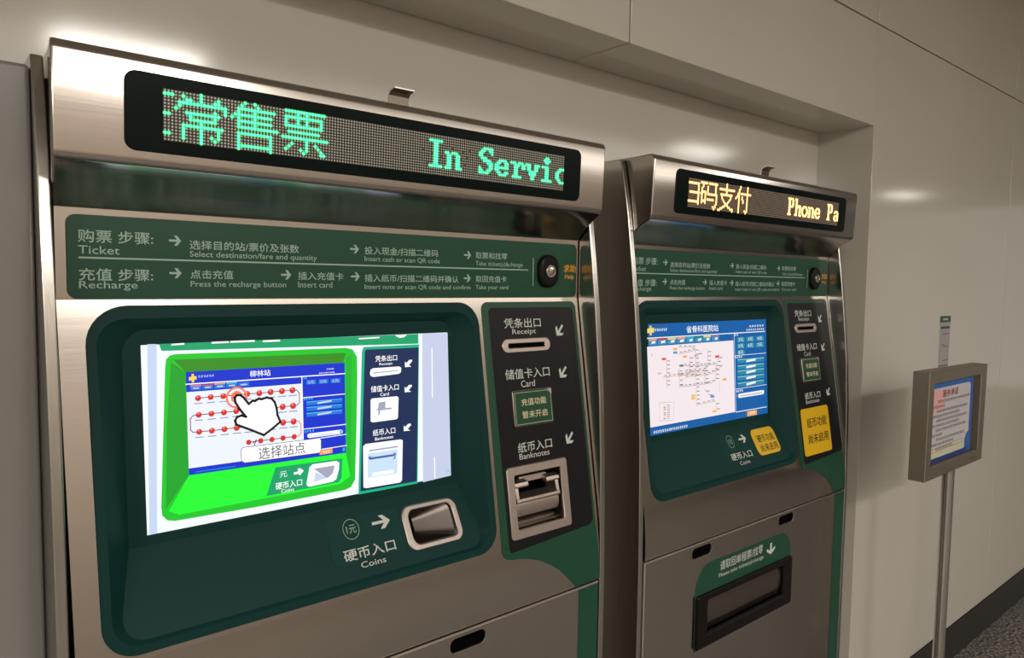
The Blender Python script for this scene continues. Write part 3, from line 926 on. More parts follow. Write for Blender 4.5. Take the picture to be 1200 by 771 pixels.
("p","s_white",[(0.2342,1.2877),(0.2374,1.291),(0.3547,1.2893),(0.3581,1.2864),(0.3576,1.2693),(0.3539,1.2667),(0.2391,1.2685),(0.2349,1.2716)]),
("l","s_ink",[(0.2342,1.2877),(0.2374,1.291),(0.3547,1.2893),(0.3581,1.2864),(0.3576,1.2693),(0.3539,1.2667),(0.2391,1.2685),(0.2349,1.2716),(0.2342,1.2877)],0.0008),
('t', 's_ink', '选择站点', (0.26, 1.2786, 0.3316, 0.0177), 0),
("l","s_ink",[(0.2536,1.2913),(0.2572,1.2992),(0.252,1.2953)],0.0012),
("p","s_sky",[(0.3367,1.3803),(0.3528,1.38),(0.3526,1.3735),(0.3365,1.3739)]),
("p","s_sky",[(0.3568,1.3799),(0.3732,1.3796),(0.373,1.373),(0.3565,1.3734)]),
("p","s_sky",[(0.3773,1.3795),(0.3941,1.3791),(0.3939,1.3725),(0.377,1.3729)]),
('t', 's_paleblue', '2元', (0.3395, 1.3769, 0.3498, 0.005), 0),
('t', 's_paleblue', '3元', (0.3596, 1.3765, 0.3701, 0.0051), 0),
('t', 's_paleblue', '5元', (0.3802, 1.376, 0.3909, 0.0052), 0),
('t', 's_cyan', '#2', (0.332, 1.3836, 0.3388, 0.0032), 0),
("l","s_white",[(0.331,1.3542),(0.4005,1.3538)],0.0012),
("l","s_white",[(0.3307,1.3063),(0.4007,1.3055)],0.0012),
("l","s_white",[(0.3301,1.2885),(0.401,1.2897)],0.0012),
("l","s_white",[(0.3589,1.2717),(0.4009,1.2719)],0.0012),
('t', 's_cyan', '#4', (0.331, 1.3517, 0.3467, 0.0034), 0),
('t', 's_cyan', '#4', (0.3308, 1.3022, 0.3475, 0.0034), 0),
("p","s_sky",[(0.3361,1.3476),(0.3956,1.3471),(0.3954,1.3414),(0.3359,1.3417)]),
("p","s_cyan",[(0.3361,1.3476),(0.3956,1.3471),(0.3956,1.3462),(0.3361,1.3465)]),
("p","s_paleblue",[(0.3539,1.345),(0.3777,1.3464),(0.3776,1.3439),(0.3538,1.3422)]),
("p","s_sky",[(0.3359,1.3392),(0.3953,1.3381),(0.3951,1.3325),(0.3357,1.3332)]),
("p","s_cyan",[(0.3359,1.3392),(0.3953,1.3381),(0.3953,1.3372),(0.3358,1.338)]),
("p","s_paleblue",[(0.3536,1.3364),(0.3774,1.3375),(0.3773,1.335),(0.3535,1.3337)]),
("p","s_sky",[(0.3356,1.3303),(0.395,1.3292),(0.3948,1.3235),(0.3354,1.3243)]),
("p","s_cyan",[(0.3356,1.3303),(0.395,1.3292),(0.395,1.3282),(0.3355,1.3291)]),
("p","s_paleblue",[(0.3533,1.3274),(0.3771,1.3287),(0.377,1.3261),(0.3532,1.3247)]),
("p","s_white",[(0.3359,1.2971),(0.3389,1.2986),(0.3927,1.2981),(0.3952,1.2959),(0.3946,1.2929),(0.3912,1.2916),(0.3391,1.2917),(0.3358,1.2935)]),
("d","s_cyan",(0.3916,1.2949),0.0028),
("p","s_paleblue",[(0.3461,1.2949),(0.3785,1.2951),(0.3785,1.2932),(0.346,1.2931)]),
("p","s_orange",[(0.3551,1.2694),(0.3581,1.2706),(0.3765,1.2712),(0.3762,1.2634),(0.3549,1.2632)]),
('t', 's_white', '#3', (0.36, 1.2668, 0.372, 0.0037), 0),
("p","s_sky",[(0.171,1.2669),(0.226,1.2667),(0.2259,1.2649),(0.171,1.2652)]),
('t', 's_cyan', '#1', (0.3929, 1.2661, 0.3992, 0.0056), 0),
("p","s_tealbright",[(0.4327,1.4191),(0.436,1.4265),(0.542,1.4261),(0.5313,1.1895),(0.419,1.1905)]),
("p","s_navy",[(0.4381,1.4188),(0.4405,1.4221),(0.541,1.4208),(0.5296,1.1934),(0.4229,1.1947)]),
('t', 's_white', '凭条出口', (0.4569, 1.4061, 0.4979, 0.0098), 1),
('t', 's_white', 'Receipt', (0.4638, 1.3965, 0.4887, 0.0049), 1),
('t', 's_white', '储值卡入口', (0.4471, 1.3571, 0.4994, 0.0102), 1),
('t', 's_white', 'Card', (0.4641, 1.3472, 0.4802, 0.0053), 1),
('t', 's_white', '纸币入口', (0.4483, 1.2856, 0.4904, 0.0103), 1),
('t', 's_white', 'Banknotes', (0.452, 1.2754, 0.4863, 0.0049), 1),
("p","s_white",[(0.5127,1.389),(0.513,1.3985),(0.5159,1.3958),(0.522,1.401),(0.5273,1.4007),(0.5272,1.3982),(0.5205,1.392),(0.5257,1.3891)]),
("p","s_white",[(0.5107,1.3468),(0.511,1.3563),(0.5139,1.3536),(0.5199,1.3586),(0.5253,1.3582),(0.5252,1.3557),(0.5185,1.3496),(0.5237,1.3466)]),
("p","s_white",[(0.5068,1.2818),(0.5071,1.2913),(0.5099,1.2885),(0.516,1.2933),(0.5213,1.2927),(0.5212,1.2902),(0.5145,1.2844),(0.5197,1.2812)]),
("p","s_white",[(0.446,1.3838),(0.4476,1.3891),(0.4517,1.3912),(0.5011,1.391),(0.5054,1.3884),(0.5046,1.3815),(0.5007,1.3787),(0.4526,1.3768),(0.4472,1.3789)]),
("l","s_grey2",[(0.4529,1.3833),(0.498,1.3844)],0.0016),
("p","s_white",[(0.4459,1.34),(0.4487,1.3422),(0.4951,1.3416),(0.4985,1.3393),(0.4962,1.3052),(0.493,1.3033),(0.4488,1.3031),(0.4448,1.3053)]),
("p","s_grey2",[(0.4609,1.3344),(0.4735,1.3349),(0.4726,1.3244),(0.4845,1.3237),(0.485,1.3212),(0.4633,1.3212),(0.4622,1.3151),(0.4588,1.313),(0.4597,1.3215),(0.455,1.3228),(0.4592,1.3248)]),
("p","s_white",[(0.4299,1.2663),(0.4341,1.2698),(0.4999,1.2688),(0.5042,1.2668),(0.5006,1.2001),(0.497,1.1969),(0.4331,1.1984),(0.4283,1.2004)]),
("p","s_ice",[(0.4382,1.2537),(0.4936,1.2534),(0.4917,1.2128),(0.4363,1.2144)]),
("p","s_grey2",[(0.4405,1.2592),(0.4944,1.2588),(0.4943,1.2563),(0.4404,1.2568)]),
("l","s_navy",[(0.4414,1.244),(0.4396,1.2472),(0.4434,1.2481)],0.0014),
("l","s_navy",[(0.4862,1.2474),(0.4894,1.2469),(0.488,1.2392),(0.4857,1.2387)],0.0014),
("l","s_navy2",[(0.4428,1.245),(0.4861,1.2444)],0.0035),
("p","s_white",[(0.4447,1.2215),(0.4853,1.2206),(0.4852,1.2151),(0.4445,1.2155)]),
]
SCREEN_B=[
("p","t_paper",[(0.103,1.3932),(0.4458,1.3934),(0.4466,1.2102),(0.1081,1.2103)]),
("p","t_yellow",[(0.1052,1.434),(0.1134,1.4345),(0.1136,1.44),(0.1202,1.4403),(0.12,1.4348),(0.1294,1.4353),(0.1291,1.4245),(0.1204,1.4241),(0.1202,1.4186),(0.1136,1.4181),(0.1138,1.4238),(0.1049,1.4236)]),
('t', 't_white', '#6', (0.1316, 1.4299, 0.1773, 0.0065), 1),
('t', 't_white', '省骨科医院站', (0.2502, 1.4273, 0.3806, 0.0167), 1),
('t', 't_white', '#6', (0.5183, 1.4273, 0.5916, 0.0052), 1),
('t', 't_white', '#9', (0.5061, 1.4181, 0.5929, 0.0052), 0),
("l","t_white",[(0.1045,1.4122),(0.5954,1.4115)],0.0022),
("p","t_sky",[(0.1086,1.4103),(0.138,1.4103),(0.1375,1.3959),(0.1081,1.3959)]),
("p","t_orange",[(0.1086,1.4103),(0.138,1.4103),(0.1379,1.4063),(0.1085,1.4063)]),
("p","t_white",[(0.1193,1.4039),(0.1323,1.405),(0.1321,1.4),(0.1191,1.3989)]),
("p","t_sky",[(0.142,1.4103),(0.1742,1.4103),(0.1737,1.3958),(0.1415,1.3959)]),
("p","t_red",[(0.142,1.4103),(0.1742,1.4103),(0.174,1.4062),(0.1418,1.4063)]),
("p","t_white",[(0.1529,1.4038),(0.1683,1.4049),(0.1681,1.3998),(0.1528,1.3987)]),
("p","t_sky",[(0.1774,1.4103),(0.2093,1.4103),(0.2088,1.3958),(0.1769,1.3958)]),
("p","t_yellow",[(0.1774,1.4103),(0.2093,1.4103),(0.2091,1.4061),(0.1773,1.4062)]),
("p","t_white",[(0.1887,1.4037),(0.2032,1.4048),(0.2031,1.3997),(0.1885,1.3986)]),
("p","t_sky",[(0.2126,1.4103),(0.2453,1.4102),(0.2448,1.3958),(0.2121,1.3958)]),
("p","t_orange",[(0.2126,1.4103),(0.2453,1.4102),(0.2452,1.4061),(0.2125,1.4061)]),
("p","t_white",[(0.2242,1.4036),(0.2391,1.4047),(0.2389,1.3995),(0.224,1.3984)]),
("p","t_sky",[(0.2488,1.4102),(0.2793,1.4102),(0.2788,1.3957),(0.2483,1.3958)]),
("p","t_cyan",[(0.2488,1.4102),(0.2793,1.4102),(0.2792,1.406),(0.2486,1.406)]),
("p","t_white",[(0.2607,1.4035),(0.2729,1.4046),(0.2728,1.3994),(0.2605,1.3982)]),
("p","t_sky",[(0.2833,1.4102),(0.3146,1.4102),(0.3141,1.3957),(0.2828,1.3957)]),
("p","t_dgreen",[(0.2833,1.4102),(0.3146,1.4102),(0.3144,1.4059),(0.2831,1.406)]),
("p","t_white",[(0.2955,1.4034),(0.3081,1.4046),(0.3079,1.3992),(0.2953,1.398)]),
("p","t_sky",[(0.3169,1.4102),(0.348,1.4102),(0.3475,1.3957),(0.3163,1.3957)]),
("p","t_yellow",[(0.3169,1.4102),(0.348,1.4102),(0.3479,1.4059),(0.3167,1.4059)]),
("p","t_white",[(0.3294,1.4033),(0.3413,1.4045),(0.3412,1.3991),(0.3292,1.3979)]),
("p","t_sky",[(0.3527,1.4102),(0.3832,1.4102),(0.3827,1.3956),(0.3521,1.3957)]),
("p","t_purple",[(0.3527,1.4102),(0.3832,1.4102),(0.3831,1.4058),(0.3525,1.4058)]),
("p","t_white",[(0.3655,1.4032),(0.3764,1.4044),(0.3762,1.3989),(0.3653,1.3977)]),
("l","t_grey",[(0.1712,1.3619),(0.1702,1.2974)],0.0011),
("p","t_ink",[(0.1732,1.3579),(0.1834,1.3578),(0.1834,1.3561),(0.1732,1.3562)]),
("p","t_ink",[(0.1731,1.3487),(0.1833,1.3486),(0.1832,1.3468),(0.173,1.3469)]),
("p","t_ink",[(0.1729,1.3395),(0.1831,1.3393),(0.1831,1.3376),(0.1728,1.3377)]),
("p","t_ink",[(0.1728,1.3303),(0.183,1.3301),(0.1829,1.3283),(0.1727,1.3285)]),
("p","t_ink",[(0.1726,1.3211),(0.1828,1.3208),(0.1828,1.3191),(0.1725,1.3193)]),
("p","t_ink",[(0.1724,1.3119),(0.1827,1.3116),(0.1826,1.3098),(0.1724,1.3101)]),
("p","t_ink",[(0.1723,1.3026),(0.1825,1.3023),(0.1825,1.3005),(0.1722,1.3009)]),
("l","t_tan",[(0.1568,1.3201),(0.2082,1.3207),(0.2814,1.3215),(0.3264,1.3219)],0.0011),
("p","t_ink",[(0.1605,1.3244),(0.1702,1.3242),(0.1702,1.3227),(0.1604,1.3229)]),
("p","t_ink",[(0.1775,1.3246),(0.1873,1.3244),(0.1873,1.3229),(0.1774,1.3231)]),
("p","t_ink",[(0.1946,1.3248),(0.2046,1.3246),(0.2046,1.3231),(0.1946,1.3233)]),
("p","t_ink",[(0.2104,1.325),(0.2205,1.3248),(0.2205,1.3233),(0.2104,1.3235)]),
("p","t_ink",[(0.2248,1.3252),(0.235,1.325),(0.2349,1.3234),(0.2247,1.3236)]),
("p","t_ink",[(0.2393,1.3254),(0.2496,1.3252),(0.2496,1.3236),(0.2392,1.3238)]),
("p","t_ink",[(0.254,1.3256),(0.2644,1.3254),(0.2643,1.3238),(0.2539,1.324)]),
("p","t_ink",[(0.2688,1.3258),(0.2793,1.3256),(0.2793,1.324),(0.2687,1.3242)]),
("p","t_ink",[(0.2873,1.326),(0.298,1.3258),(0.298,1.3242),(0.2873,1.3244)]),
("p","t_ink",[(0.3097,1.3262),(0.3206,1.326),(0.3206,1.3243),(0.3097,1.3246)]),
("l","t_grey",[(0.2171,1.3359),(0.2177,1.2935),(0.2671,1.2921),(0.3438,1.2926),(0.3626,1.2966),(0.3688,1.3395),(0.3837,1.3579)],0.0011),
("p","t_ink",[(0.2193,1.3312),(0.2299,1.331),(0.2299,1.3292),(0.2193,1.3294)]),
("p","t_ink",[(0.2195,1.3206),(0.2301,1.3204),(0.23,1.3186),(0.2194,1.3188)]),
("p","t_ink",[(0.2196,1.31),(0.2302,1.3097),(0.2302,1.3079),(0.2196,1.3082)]),
("p","t_ink",[(0.2198,1.2994),(0.2304,1.2991),(0.2303,1.2973),(0.2197,1.2976)]),
("p","t_ink",[(0.2209,1.2976),(0.2311,1.2973),(0.231,1.2957),(0.2208,1.296)]),
("p","t_ink",[(0.2372,1.2971),(0.2475,1.2968),(0.2475,1.2953),(0.2371,1.2956)]),
("p","t_ink",[(0.2537,1.2967),(0.2642,1.2964),(0.2641,1.2948),(0.2537,1.2951)]),
("p","t_ink",[(0.2695,1.2965),(0.2801,1.2962),(0.28,1.2946),(0.2694,1.2949)]),
("p","t_ink",[(0.2845,1.2967),(0.2952,1.2963),(0.2951,1.2947),(0.2844,1.2951)]),
("p","t_ink",[(0.2997,1.2968),(0.3105,1.2965),(0.3104,1.2949),(0.2996,1.2952)]),
("p","t_ink",[(0.315,1.2969),(0.326,1.2966),(0.3259,1.295),(0.315,1.2953)]),
("p","t_ink",[(0.3306,1.2971),(0.3416,1.2967),(0.3415,1.2951),(0.3305,1.2954)]),
("p","t_ink",[(0.3477,1.2991),(0.3589,1.2988),(0.3588,1.2972),(0.3477,1.2975)]),
("p","t_ink",[(0.3657,1.3026),(0.3775,1.3023),(0.3775,1.3004),(0.3657,1.3007)]),
("p","t_ink",[(0.3673,1.3133),(0.3791,1.313),(0.379,1.3111),(0.3672,1.3114)]),
("p","t_ink",[(0.3689,1.3241),(0.3807,1.3238),(0.3806,1.3219),(0.3688,1.3222)]),
("p","t_ink",[(0.3704,1.3348),(0.3823,1.3346),(0.3822,1.3327),(0.3704,1.3329)]),
("p","t_ink",[(0.3749,1.3448),(0.3868,1.3446),(0.3867,1.3427),(0.3749,1.3428)]),
("p","t_ink",[(0.3824,1.354),(0.3943,1.3539),(0.3943,1.3519),(0.3823,1.352)]),
("l","t_grey",[(0.3329,1.3756),(0.3314,1.3337),(0.3198,1.3291),(0.3184,1.2906)],0.0011),
("p","t_ink",[(0.3351,1.371),(0.3466,1.371),(0.3465,1.3691),(0.335,1.3691)]),
("p","t_ink",[(0.3347,1.3606),(0.3462,1.3605),(0.3462,1.3586),(0.3346,1.3587)]),
("p","t_ink",[(0.3343,1.3501),(0.3458,1.3499),(0.3458,1.348),(0.3342,1.3482)]),
("p","t_ink",[(0.3339,1.3396),(0.3455,1.3394),(0.3454,1.3375),(0.3339,1.3377)]),
("p","t_ink",[(0.3203,1.3358),(0.3313,1.3356),(0.3312,1.334),(0.3202,1.3341)]),
("p","t_ink",[(0.322,1.3249),(0.3334,1.3247),(0.3333,1.3228),(0.3219,1.323)]),
("p","t_ink",[(0.3216,1.3153),(0.333,1.315),(0.333,1.3131),(0.3215,1.3134)]),
("p","t_ink",[(0.3213,1.3056),(0.3327,1.3053),(0.3326,1.3034),(0.3212,1.3038)]),
("p","t_ink",[(0.3209,1.296),(0.3323,1.2957),(0.3323,1.2938),(0.3208,1.2941)]),
("l","t_grey",[(0.2814,1.3821),(0.2823,1.3214)],0.0011),
("p","t_ink",[(0.2837,1.3777),(0.2948,1.3777),(0.2947,1.3759),(0.2836,1.3759)]),
("p","t_ink",[(0.2838,1.3676),(0.295,1.3676),(0.2949,1.3657),(0.2838,1.3658)]),
("p","t_ink",[(0.284,1.3575),(0.2951,1.3574),(0.295,1.3555),(0.2839,1.3557)]),
("p","t_ink",[(0.2842,1.3474),(0.2953,1.3473),(0.2952,1.3454),(0.2841,1.3455)]),
("p","t_ink",[(0.2843,1.3373),(0.2954,1.3371),(0.2954,1.3352),(0.2842,1.3354)]),
("p","t_ink",[(0.2845,1.3271),(0.2956,1.3269),(0.2955,1.3251),(0.2844,1.3253)]),
("l","t_tan",[(0.2823,1.3214),(0.2813,1.2438),(0.3236,1.2456),(0.3607,1.2463),(0.3655,1.2204)],0.0011),
("p","t_ink",[(0.2845,1.3172),(0.2956,1.317),(0.2955,1.3151),(0.2844,1.3154)]),
("p","t_ink",[(0.2843,1.3075),(0.2955,1.3072),(0.2954,1.3053),(0.2843,1.3057)]),
("p","t_ink",[(0.2842,1.2978),(0.2953,1.2975),(0.2953,1.2956),(0.2841,1.2959)]),
("p","t_ink",[(0.2841,1.2881),(0.2952,1.2877),(0.2951,1.2858),(0.284,1.2862)]),
("p","t_ink",[(0.284,1.2784),(0.2951,1.278),(0.295,1.2761),(0.2839,1.2765)]),
("p","t_ink",[(0.2838,1.2687),(0.295,1.2682),(0.2949,1.2663),(0.2838,1.2668)]),
("p","t_ink",[(0.2837,1.259),(0.2948,1.2584),(0.2948,1.2566),(0.2836,1.2571)]),
("p","t_ink",[(0.2836,1.2492),(0.2947,1.2487),(0.2946,1.2468),(0.2835,1.2474)]),
("p","t_ink",[(0.2866,1.2487),(0.2973,1.2482),(0.2972,1.2466),(0.2865,1.2472)]),
("p","t_ink",[(0.3077,1.2497),(0.3185,1.2492),(0.3185,1.2475),(0.3076,1.248)]),
("p","t_ink",[(0.3275,1.2503),(0.3385,1.2498),(0.3385,1.2482),(0.3274,1.2487)]),
("p","t_ink",[(0.346,1.2508),(0.3571,1.2503),(0.3571,1.2486),(0.3459,1.2491)]),
("p","t_ink",[(0.3643,1.2405),(0.3761,1.2399),(0.376,1.2379),(0.3642,1.2385)]),
("p","t_ink",[(0.3667,1.2274),(0.3785,1.2268),(0.3784,1.2249),(0.3666,1.2255)]),
("l","t_grey",[(0.3158,1.28),(0.3425,1.259)],0.0011),
("p","t_ink",[(0.3247,1.2754),(0.3362,1.275),(0.3361,1.2731),(0.3247,1.2735)]),
("p","t_ink",[(0.3381,1.2649),(0.3497,1.2644),(0.3496,1.2625),(0.3381,1.263)]),
("l","t_tan",[(0.2147,1.3866),(0.2704,1.384),(0.2814,1.3821)],0.0011),
("p","t_ink",[(0.2189,1.3903),(0.2291,1.3903),(0.229,1.3888),(0.2189,1.3887)]),
("p","t_ink",[(0.2373,1.3894),(0.2476,1.3895),(0.2476,1.3879),(0.2372,1.3879)]),
("p","t_ink",[(0.2559,1.3886),(0.2664,1.3886),(0.2663,1.3871),(0.2559,1.387)]),
("p","t_ink",[(0.2708,1.3872),(0.2813,1.3873),(0.2813,1.3857),(0.2707,1.3857)]),
("l","t_grey",[(0.3011,1.3745),(0.2895,1.3604),(0.274,1.3607)],0.0011),
("p","t_ink",[(0.2976,1.3681),(0.3088,1.368),(0.3087,1.3662),(0.2975,1.3662)]),
("p","t_ink",[(0.2766,1.3648),(0.2872,1.3648),(0.2871,1.3632),(0.2765,1.3632)]),
("l","t_grey",[(0.2343,1.3421),(0.282,1.3382),(0.3454,1.3382),(0.3688,1.3373)],0.0011),
("p","t_ink",[(0.2372,1.3457),(0.2475,1.3456),(0.2474,1.344),(0.2371,1.3441)]),
("p","t_ink",[(0.2529,1.3444),(0.2633,1.3443),(0.2633,1.3427),(0.2528,1.3429)]),
("p","t_ink",[(0.2688,1.3432),(0.2794,1.343),(0.2793,1.3414),(0.2688,1.3416)]),
("p","t_ink",[(0.2846,1.3425),(0.2953,1.3424),(0.2952,1.3408),(0.2845,1.341)]),
("p","t_ink",[(0.3002,1.3426),(0.311,1.3424),(0.311,1.3408),(0.3002,1.341)]),
("p","t_ink",[(0.316,1.3426),(0.3269,1.3425),(0.3269,1.3408),(0.3159,1.341)]),
("p","t_ink",[(0.332,1.3426),(0.343,1.3425),(0.343,1.3409),(0.3319,1.341)]),
("p","t_ink",[(0.3516,1.3422),(0.3628,1.3421),(0.3628,1.3404),(0.3515,1.3406)]),
("l","t_tan",[(0.2381,1.328),(0.2684,1.3272),(0.3266,1.3272)],0.0011),
("p","t_ink",[(0.2406,1.332),(0.2509,1.3319),(0.2509,1.3303),(0.2405,1.3305)]),
("p","t_ink",[(0.2557,1.3317),(0.2661,1.3315),(0.2661,1.3299),(0.2556,1.3301)]),
("p","t_ink",[(0.2728,1.3315),(0.2834,1.3313),(0.2833,1.3298),(0.2727,1.3299)]),
("p","t_ink",[(0.292,1.3316),(0.3027,1.3314),(0.3027,1.3298),(0.2919,1.33)]),
("p","t_ink",[(0.3115,1.3316),(0.3223,1.3314),(0.3223,1.3298),(0.3114,1.33)]),
("l","t_tan",[(0.2354,1.3125),(0.2549,1.3149),(0.3079,1.3137),(0.3446,1.3165)],0.0011),
("p","t_ink",[(0.2401,1.318),(0.2504,1.3178),(0.2504,1.3162),(0.24,1.3164)]),
("p","t_ink",[(0.2585,1.3191),(0.269,1.3188),(0.2689,1.3173),(0.2584,1.3175)]),
("p","t_ink",[(0.276,1.3187),(0.2866,1.3185),(0.2866,1.3169),(0.276,1.3171)]),
("p","t_ink",[(0.2937,1.3183),(0.3045,1.3181),(0.3044,1.3165),(0.2937,1.3167)]),
("p","t_ink",[(0.3117,1.3188),(0.3226,1.3186),(0.3226,1.317),(0.3117,1.3172)]),
("p","t_ink",[(0.33,1.3203),(0.3411,1.32),(0.341,1.3184),(0.33,1.3186)]),
("l","t_grey",[(0.2163,1.371),(0.2657,1.3749),(0.2812,1.3781)],0.0011),
("p","t_ink",[(0.2195,1.3758),(0.2296,1.3758),(0.2296,1.3742),(0.2194,1.3742)]),
("p","t_ink",[(0.2358,1.3771),(0.2461,1.3771),(0.246,1.3755),(0.2357,1.3755)]),
("p","t_ink",[(0.2523,1.3785),(0.2627,1.3785),(0.2627,1.3769),(0.2523,1.3769)]),
("p","t_ink",[(0.2684,1.3807),(0.2789,1.3808),(0.2788,1.3792),(0.2683,1.3792)]),
("l","t_grey",[(0.2127,1.331),(0.2144,1.3179)],0.0011),
("p","t_ink",[(0.2157,1.3251),(0.2263,1.3249),(0.2262,1.323),(0.2156,1.3233)]),
("l","t_grey",[(0.2588,1.3647),(0.2552,1.3228)],0.0011),
("p","t_ink",[(0.2606,1.3602),(0.2715,1.3601),(0.2714,1.3582),(0.2605,1.3583)]),
("p","t_ink",[(0.2597,1.3497),(0.2706,1.3495),(0.2705,1.3477),(0.2596,1.3478)]),
("p","t_ink",[(0.2587,1.3392),(0.2696,1.339),(0.2696,1.3372),(0.2587,1.3373)]),
("p","t_ink",[(0.2578,1.3287),(0.2687,1.3285),(0.2687,1.3266),(0.2577,1.3269)]),
("l","t_grey",[(0.3446,1.3165),(0.373,1.3255),(0.3948,1.3338)],0.0011),
("p","t_ink",[(0.3463,1.3232),(0.3574,1.323),(0.3574,1.3214),(0.3462,1.3216)]),
("p","t_ink",[(0.3604,1.3277),(0.3717,1.3275),(0.3716,1.3259),(0.3604,1.3261)]),
("p","t_ink",[(0.3783,1.3341),(0.3898,1.3339),(0.3897,1.3323),(0.3783,1.3325)]),
("l","t_grey",[(0.3794,1.3058),(0.3781,1.2701)],0.0006),
("l","t_tan",[(0.2166,1.3204),(0.2594,1.3186),(0.2811,1.313)],0.0011),
("p","t_ink",[(0.2222,1.3242),(0.2324,1.324),(0.2323,1.3224),(0.2221,1.3226)]),
("p","t_ink",[(0.2435,1.3233),(0.2539,1.3231),(0.2538,1.3215),(0.2435,1.3217)]),
("p","t_ink",[(0.2651,1.3201),(0.2756,1.3199),(0.2756,1.3183),(0.265,1.3186)]),
("p","t_orange2",[(0.1955,1.386),(0.2105,1.386),(0.2103,1.3806),(0.1953,1.3806)]),
("p","t_lblue",[(0.1952,1.3778),(0.2102,1.3778),(0.21,1.3723),(0.195,1.3724)]),
("p","t_orange2",[(0.2318,1.3665),(0.2472,1.3664),(0.247,1.3609),(0.2316,1.361)]),
("p","t_red2",[(0.1524,1.3653),(0.1669,1.3652),(0.1667,1.3599),(0.1522,1.36)]),
("p","t_red2",[(0.362,1.3594),(0.379,1.3593),(0.3788,1.3535),(0.3618,1.3536)]),
("p","t_green2",[(0.2175,1.346),(0.2327,1.3458),(0.2326,1.3403),(0.2173,1.3406)]),
("p","t_orange2",[(0.3907,1.3005),(0.408,1.3001),(0.4078,1.2942),(0.3905,1.2947)]),
("p","t_yellow2",[(0.2611,1.2712),(0.2769,1.2705),(0.2767,1.265),(0.2609,1.2656)]),
("p","t_yellow2",[(0.26,1.2649),(0.2758,1.2643),(0.2756,1.2587),(0.2598,1.2594)]),
("p","t_lblue",[(0.338,1.2624),(0.3547,1.2617),(0.3545,1.256),(0.3378,1.2567)]),
("p","t_yellow2",[(0.3455,1.2254),(0.3623,1.2245),(0.3621,1.2188),(0.3453,1.2197)]),
("l","t_grey",[(0.1388,1.2635),(0.1935,1.2607),(0.1904,1.2191),(0.1401,1.2217),(0.1388,1.2635)],0.0006),
("p","t_yellow2",[(0.1545,1.2569),(0.1626,1.2566),(0.1625,1.2548),(0.1545,1.2551)]),
("p","t_ink",[(0.1679,1.256),(0.1777,1.2556),(0.1776,1.2543),(0.1678,1.2548)]),
("p","t_ink",[(0.1544,1.2526),(0.1624,1.2523),(0.1624,1.2505),(0.1543,1.2508)]),
("p","t_ink",[(0.1677,1.2517),(0.1775,1.2513),(0.1775,1.25),(0.1677,1.2505)]),
("p","t_ink",[(0.1542,1.2483),(0.1623,1.2479),(0.1622,1.2462),(0.1542,1.2465)]),
("p","t_ink",[(0.1676,1.2474),(0.1773,1.2469),(0.1773,1.2456),(0.1675,1.2461)]),
("p","t_yellow2",[(0.1541,1.244),(0.1621,1.2436),(0.1621,1.2418),(0.154,1.2422)]),
("p","t_ink",[(0.1674,1.2431),(0.1772,1.2426),(0.1771,1.2413),(0.1674,1.2418)]),
("p","t_ink",[(0.1539,1.2397),(0.162,1.2393),(0.1619,1.2375),(0.1539,1.2379)]),
("p","t_ink",[(0.1672,1.2388),(0.177,1.2382),(0.177,1.237),(0.1672,1.2375)]),
("p","t_ink",[(0.1538,1.2353),(0.1618,1.235),(0.1618,1.2332),(0.1537,1.2336)]),
("p","t_ink",[(0.1671,1.2344),(0.1769,1.2339),(0.1768,1.2326),(0.167,1.2332)]),
("p","t_yellow2",[(0.1536,1.231),(0.1617,1.2307),(0.1616,1.2289),(0.1535,1.2293)]),
("p","t_ink",[(0.1669,1.2301),(0.1767,1.2296),(0.1767,1.2283),(0.1669,1.2288)]),
("p","t_ink",[(0.1535,1.2267),(0.1615,1.2264),(0.1615,1.2246),(0.1534,1.225)]),
("p","t_ink",[(0.1668,1.2258),(0.1766,1.2252),(0.1765,1.2239),(0.1667,1.2245)]),
("p","t_pink",[(0.1353,1.333),(0.1496,1.3328),(0.1495,1.3285),(0.1351,1.3288)]),
("p","t_pink",[(0.1149,1.3776),(0.1188,1.3777),(0.1185,1.3712),(0.1146,1.3712)]),
("l","t_white",[(0.4469,1.4108),(0.4476,1.2101)],0.0016),
("p","t_teal",[(0.4575,1.4005),(0.4951,1.4005),(0.4946,1.3876),(0.4571,1.3878)]),
('t', 't_white', '2元', (0.4654, 1.3945, 0.4877, 0.0097), 0),
("p","t_teal",[(0.5013,1.4005),(0.54,1.4005),(0.5395,1.3875),(0.5008,1.3876)]),
('t', 't_white', '3元', (0.5093, 1.3944, 0.5324, 0.0098), 0),
("p","t_teal",[(0.5464,1.4006),(0.5863,1.4006),(0.5858,1.3873),(0.5459,1.3875)]),
('t', 't_white', '4元', (0.5547, 1.3944, 0.5784, 0.0099), 0),
("p","t_teal",[(0.457,1.3844),(0.4945,1.3842),(0.494,1.3713),(0.4565,1.3717)]),
('t', 't_white', '5元', (0.4648, 1.3783, 0.4871, 0.0096), 0),
("p","t_teal",[(0.5007,1.3842),(0.5394,1.384),(0.5389,1.3709),(0.5002,1.3713)]),
('t', 't_white', '6元', (0.5087, 1.378, 0.5317, 0.0098), 0),
("p","t_teal",[(0.5457,1.384),(0.5856,1.3837),(0.5851,1.3705),(0.5453,1.3709)]),
('t', 't_white', '7元', (0.554, 1.3777, 0.5778, 0.0099), 0),
("p","t_teal",[(0.4564,1.368),(0.4939,1.3676),(0.4934,1.3547),(0.4559,1.3553)]),
('t', 't_white', '8元', (0.4642, 1.3619, 0.4865, 0.0096), 0),
("l","t_white",[(0.4469,1.3544),(0.5944,1.3537)],0.0012),
("l","t_white",[(0.4477,1.2689),(0.5946,1.2689)],0.0012),
("l","t_white",[(0.4466,1.2102),(0.5934,1.209)],0.0018),
('t', 't_white', '#2', (0.4478, 1.4075, 0.4648, 0.0062), 0),
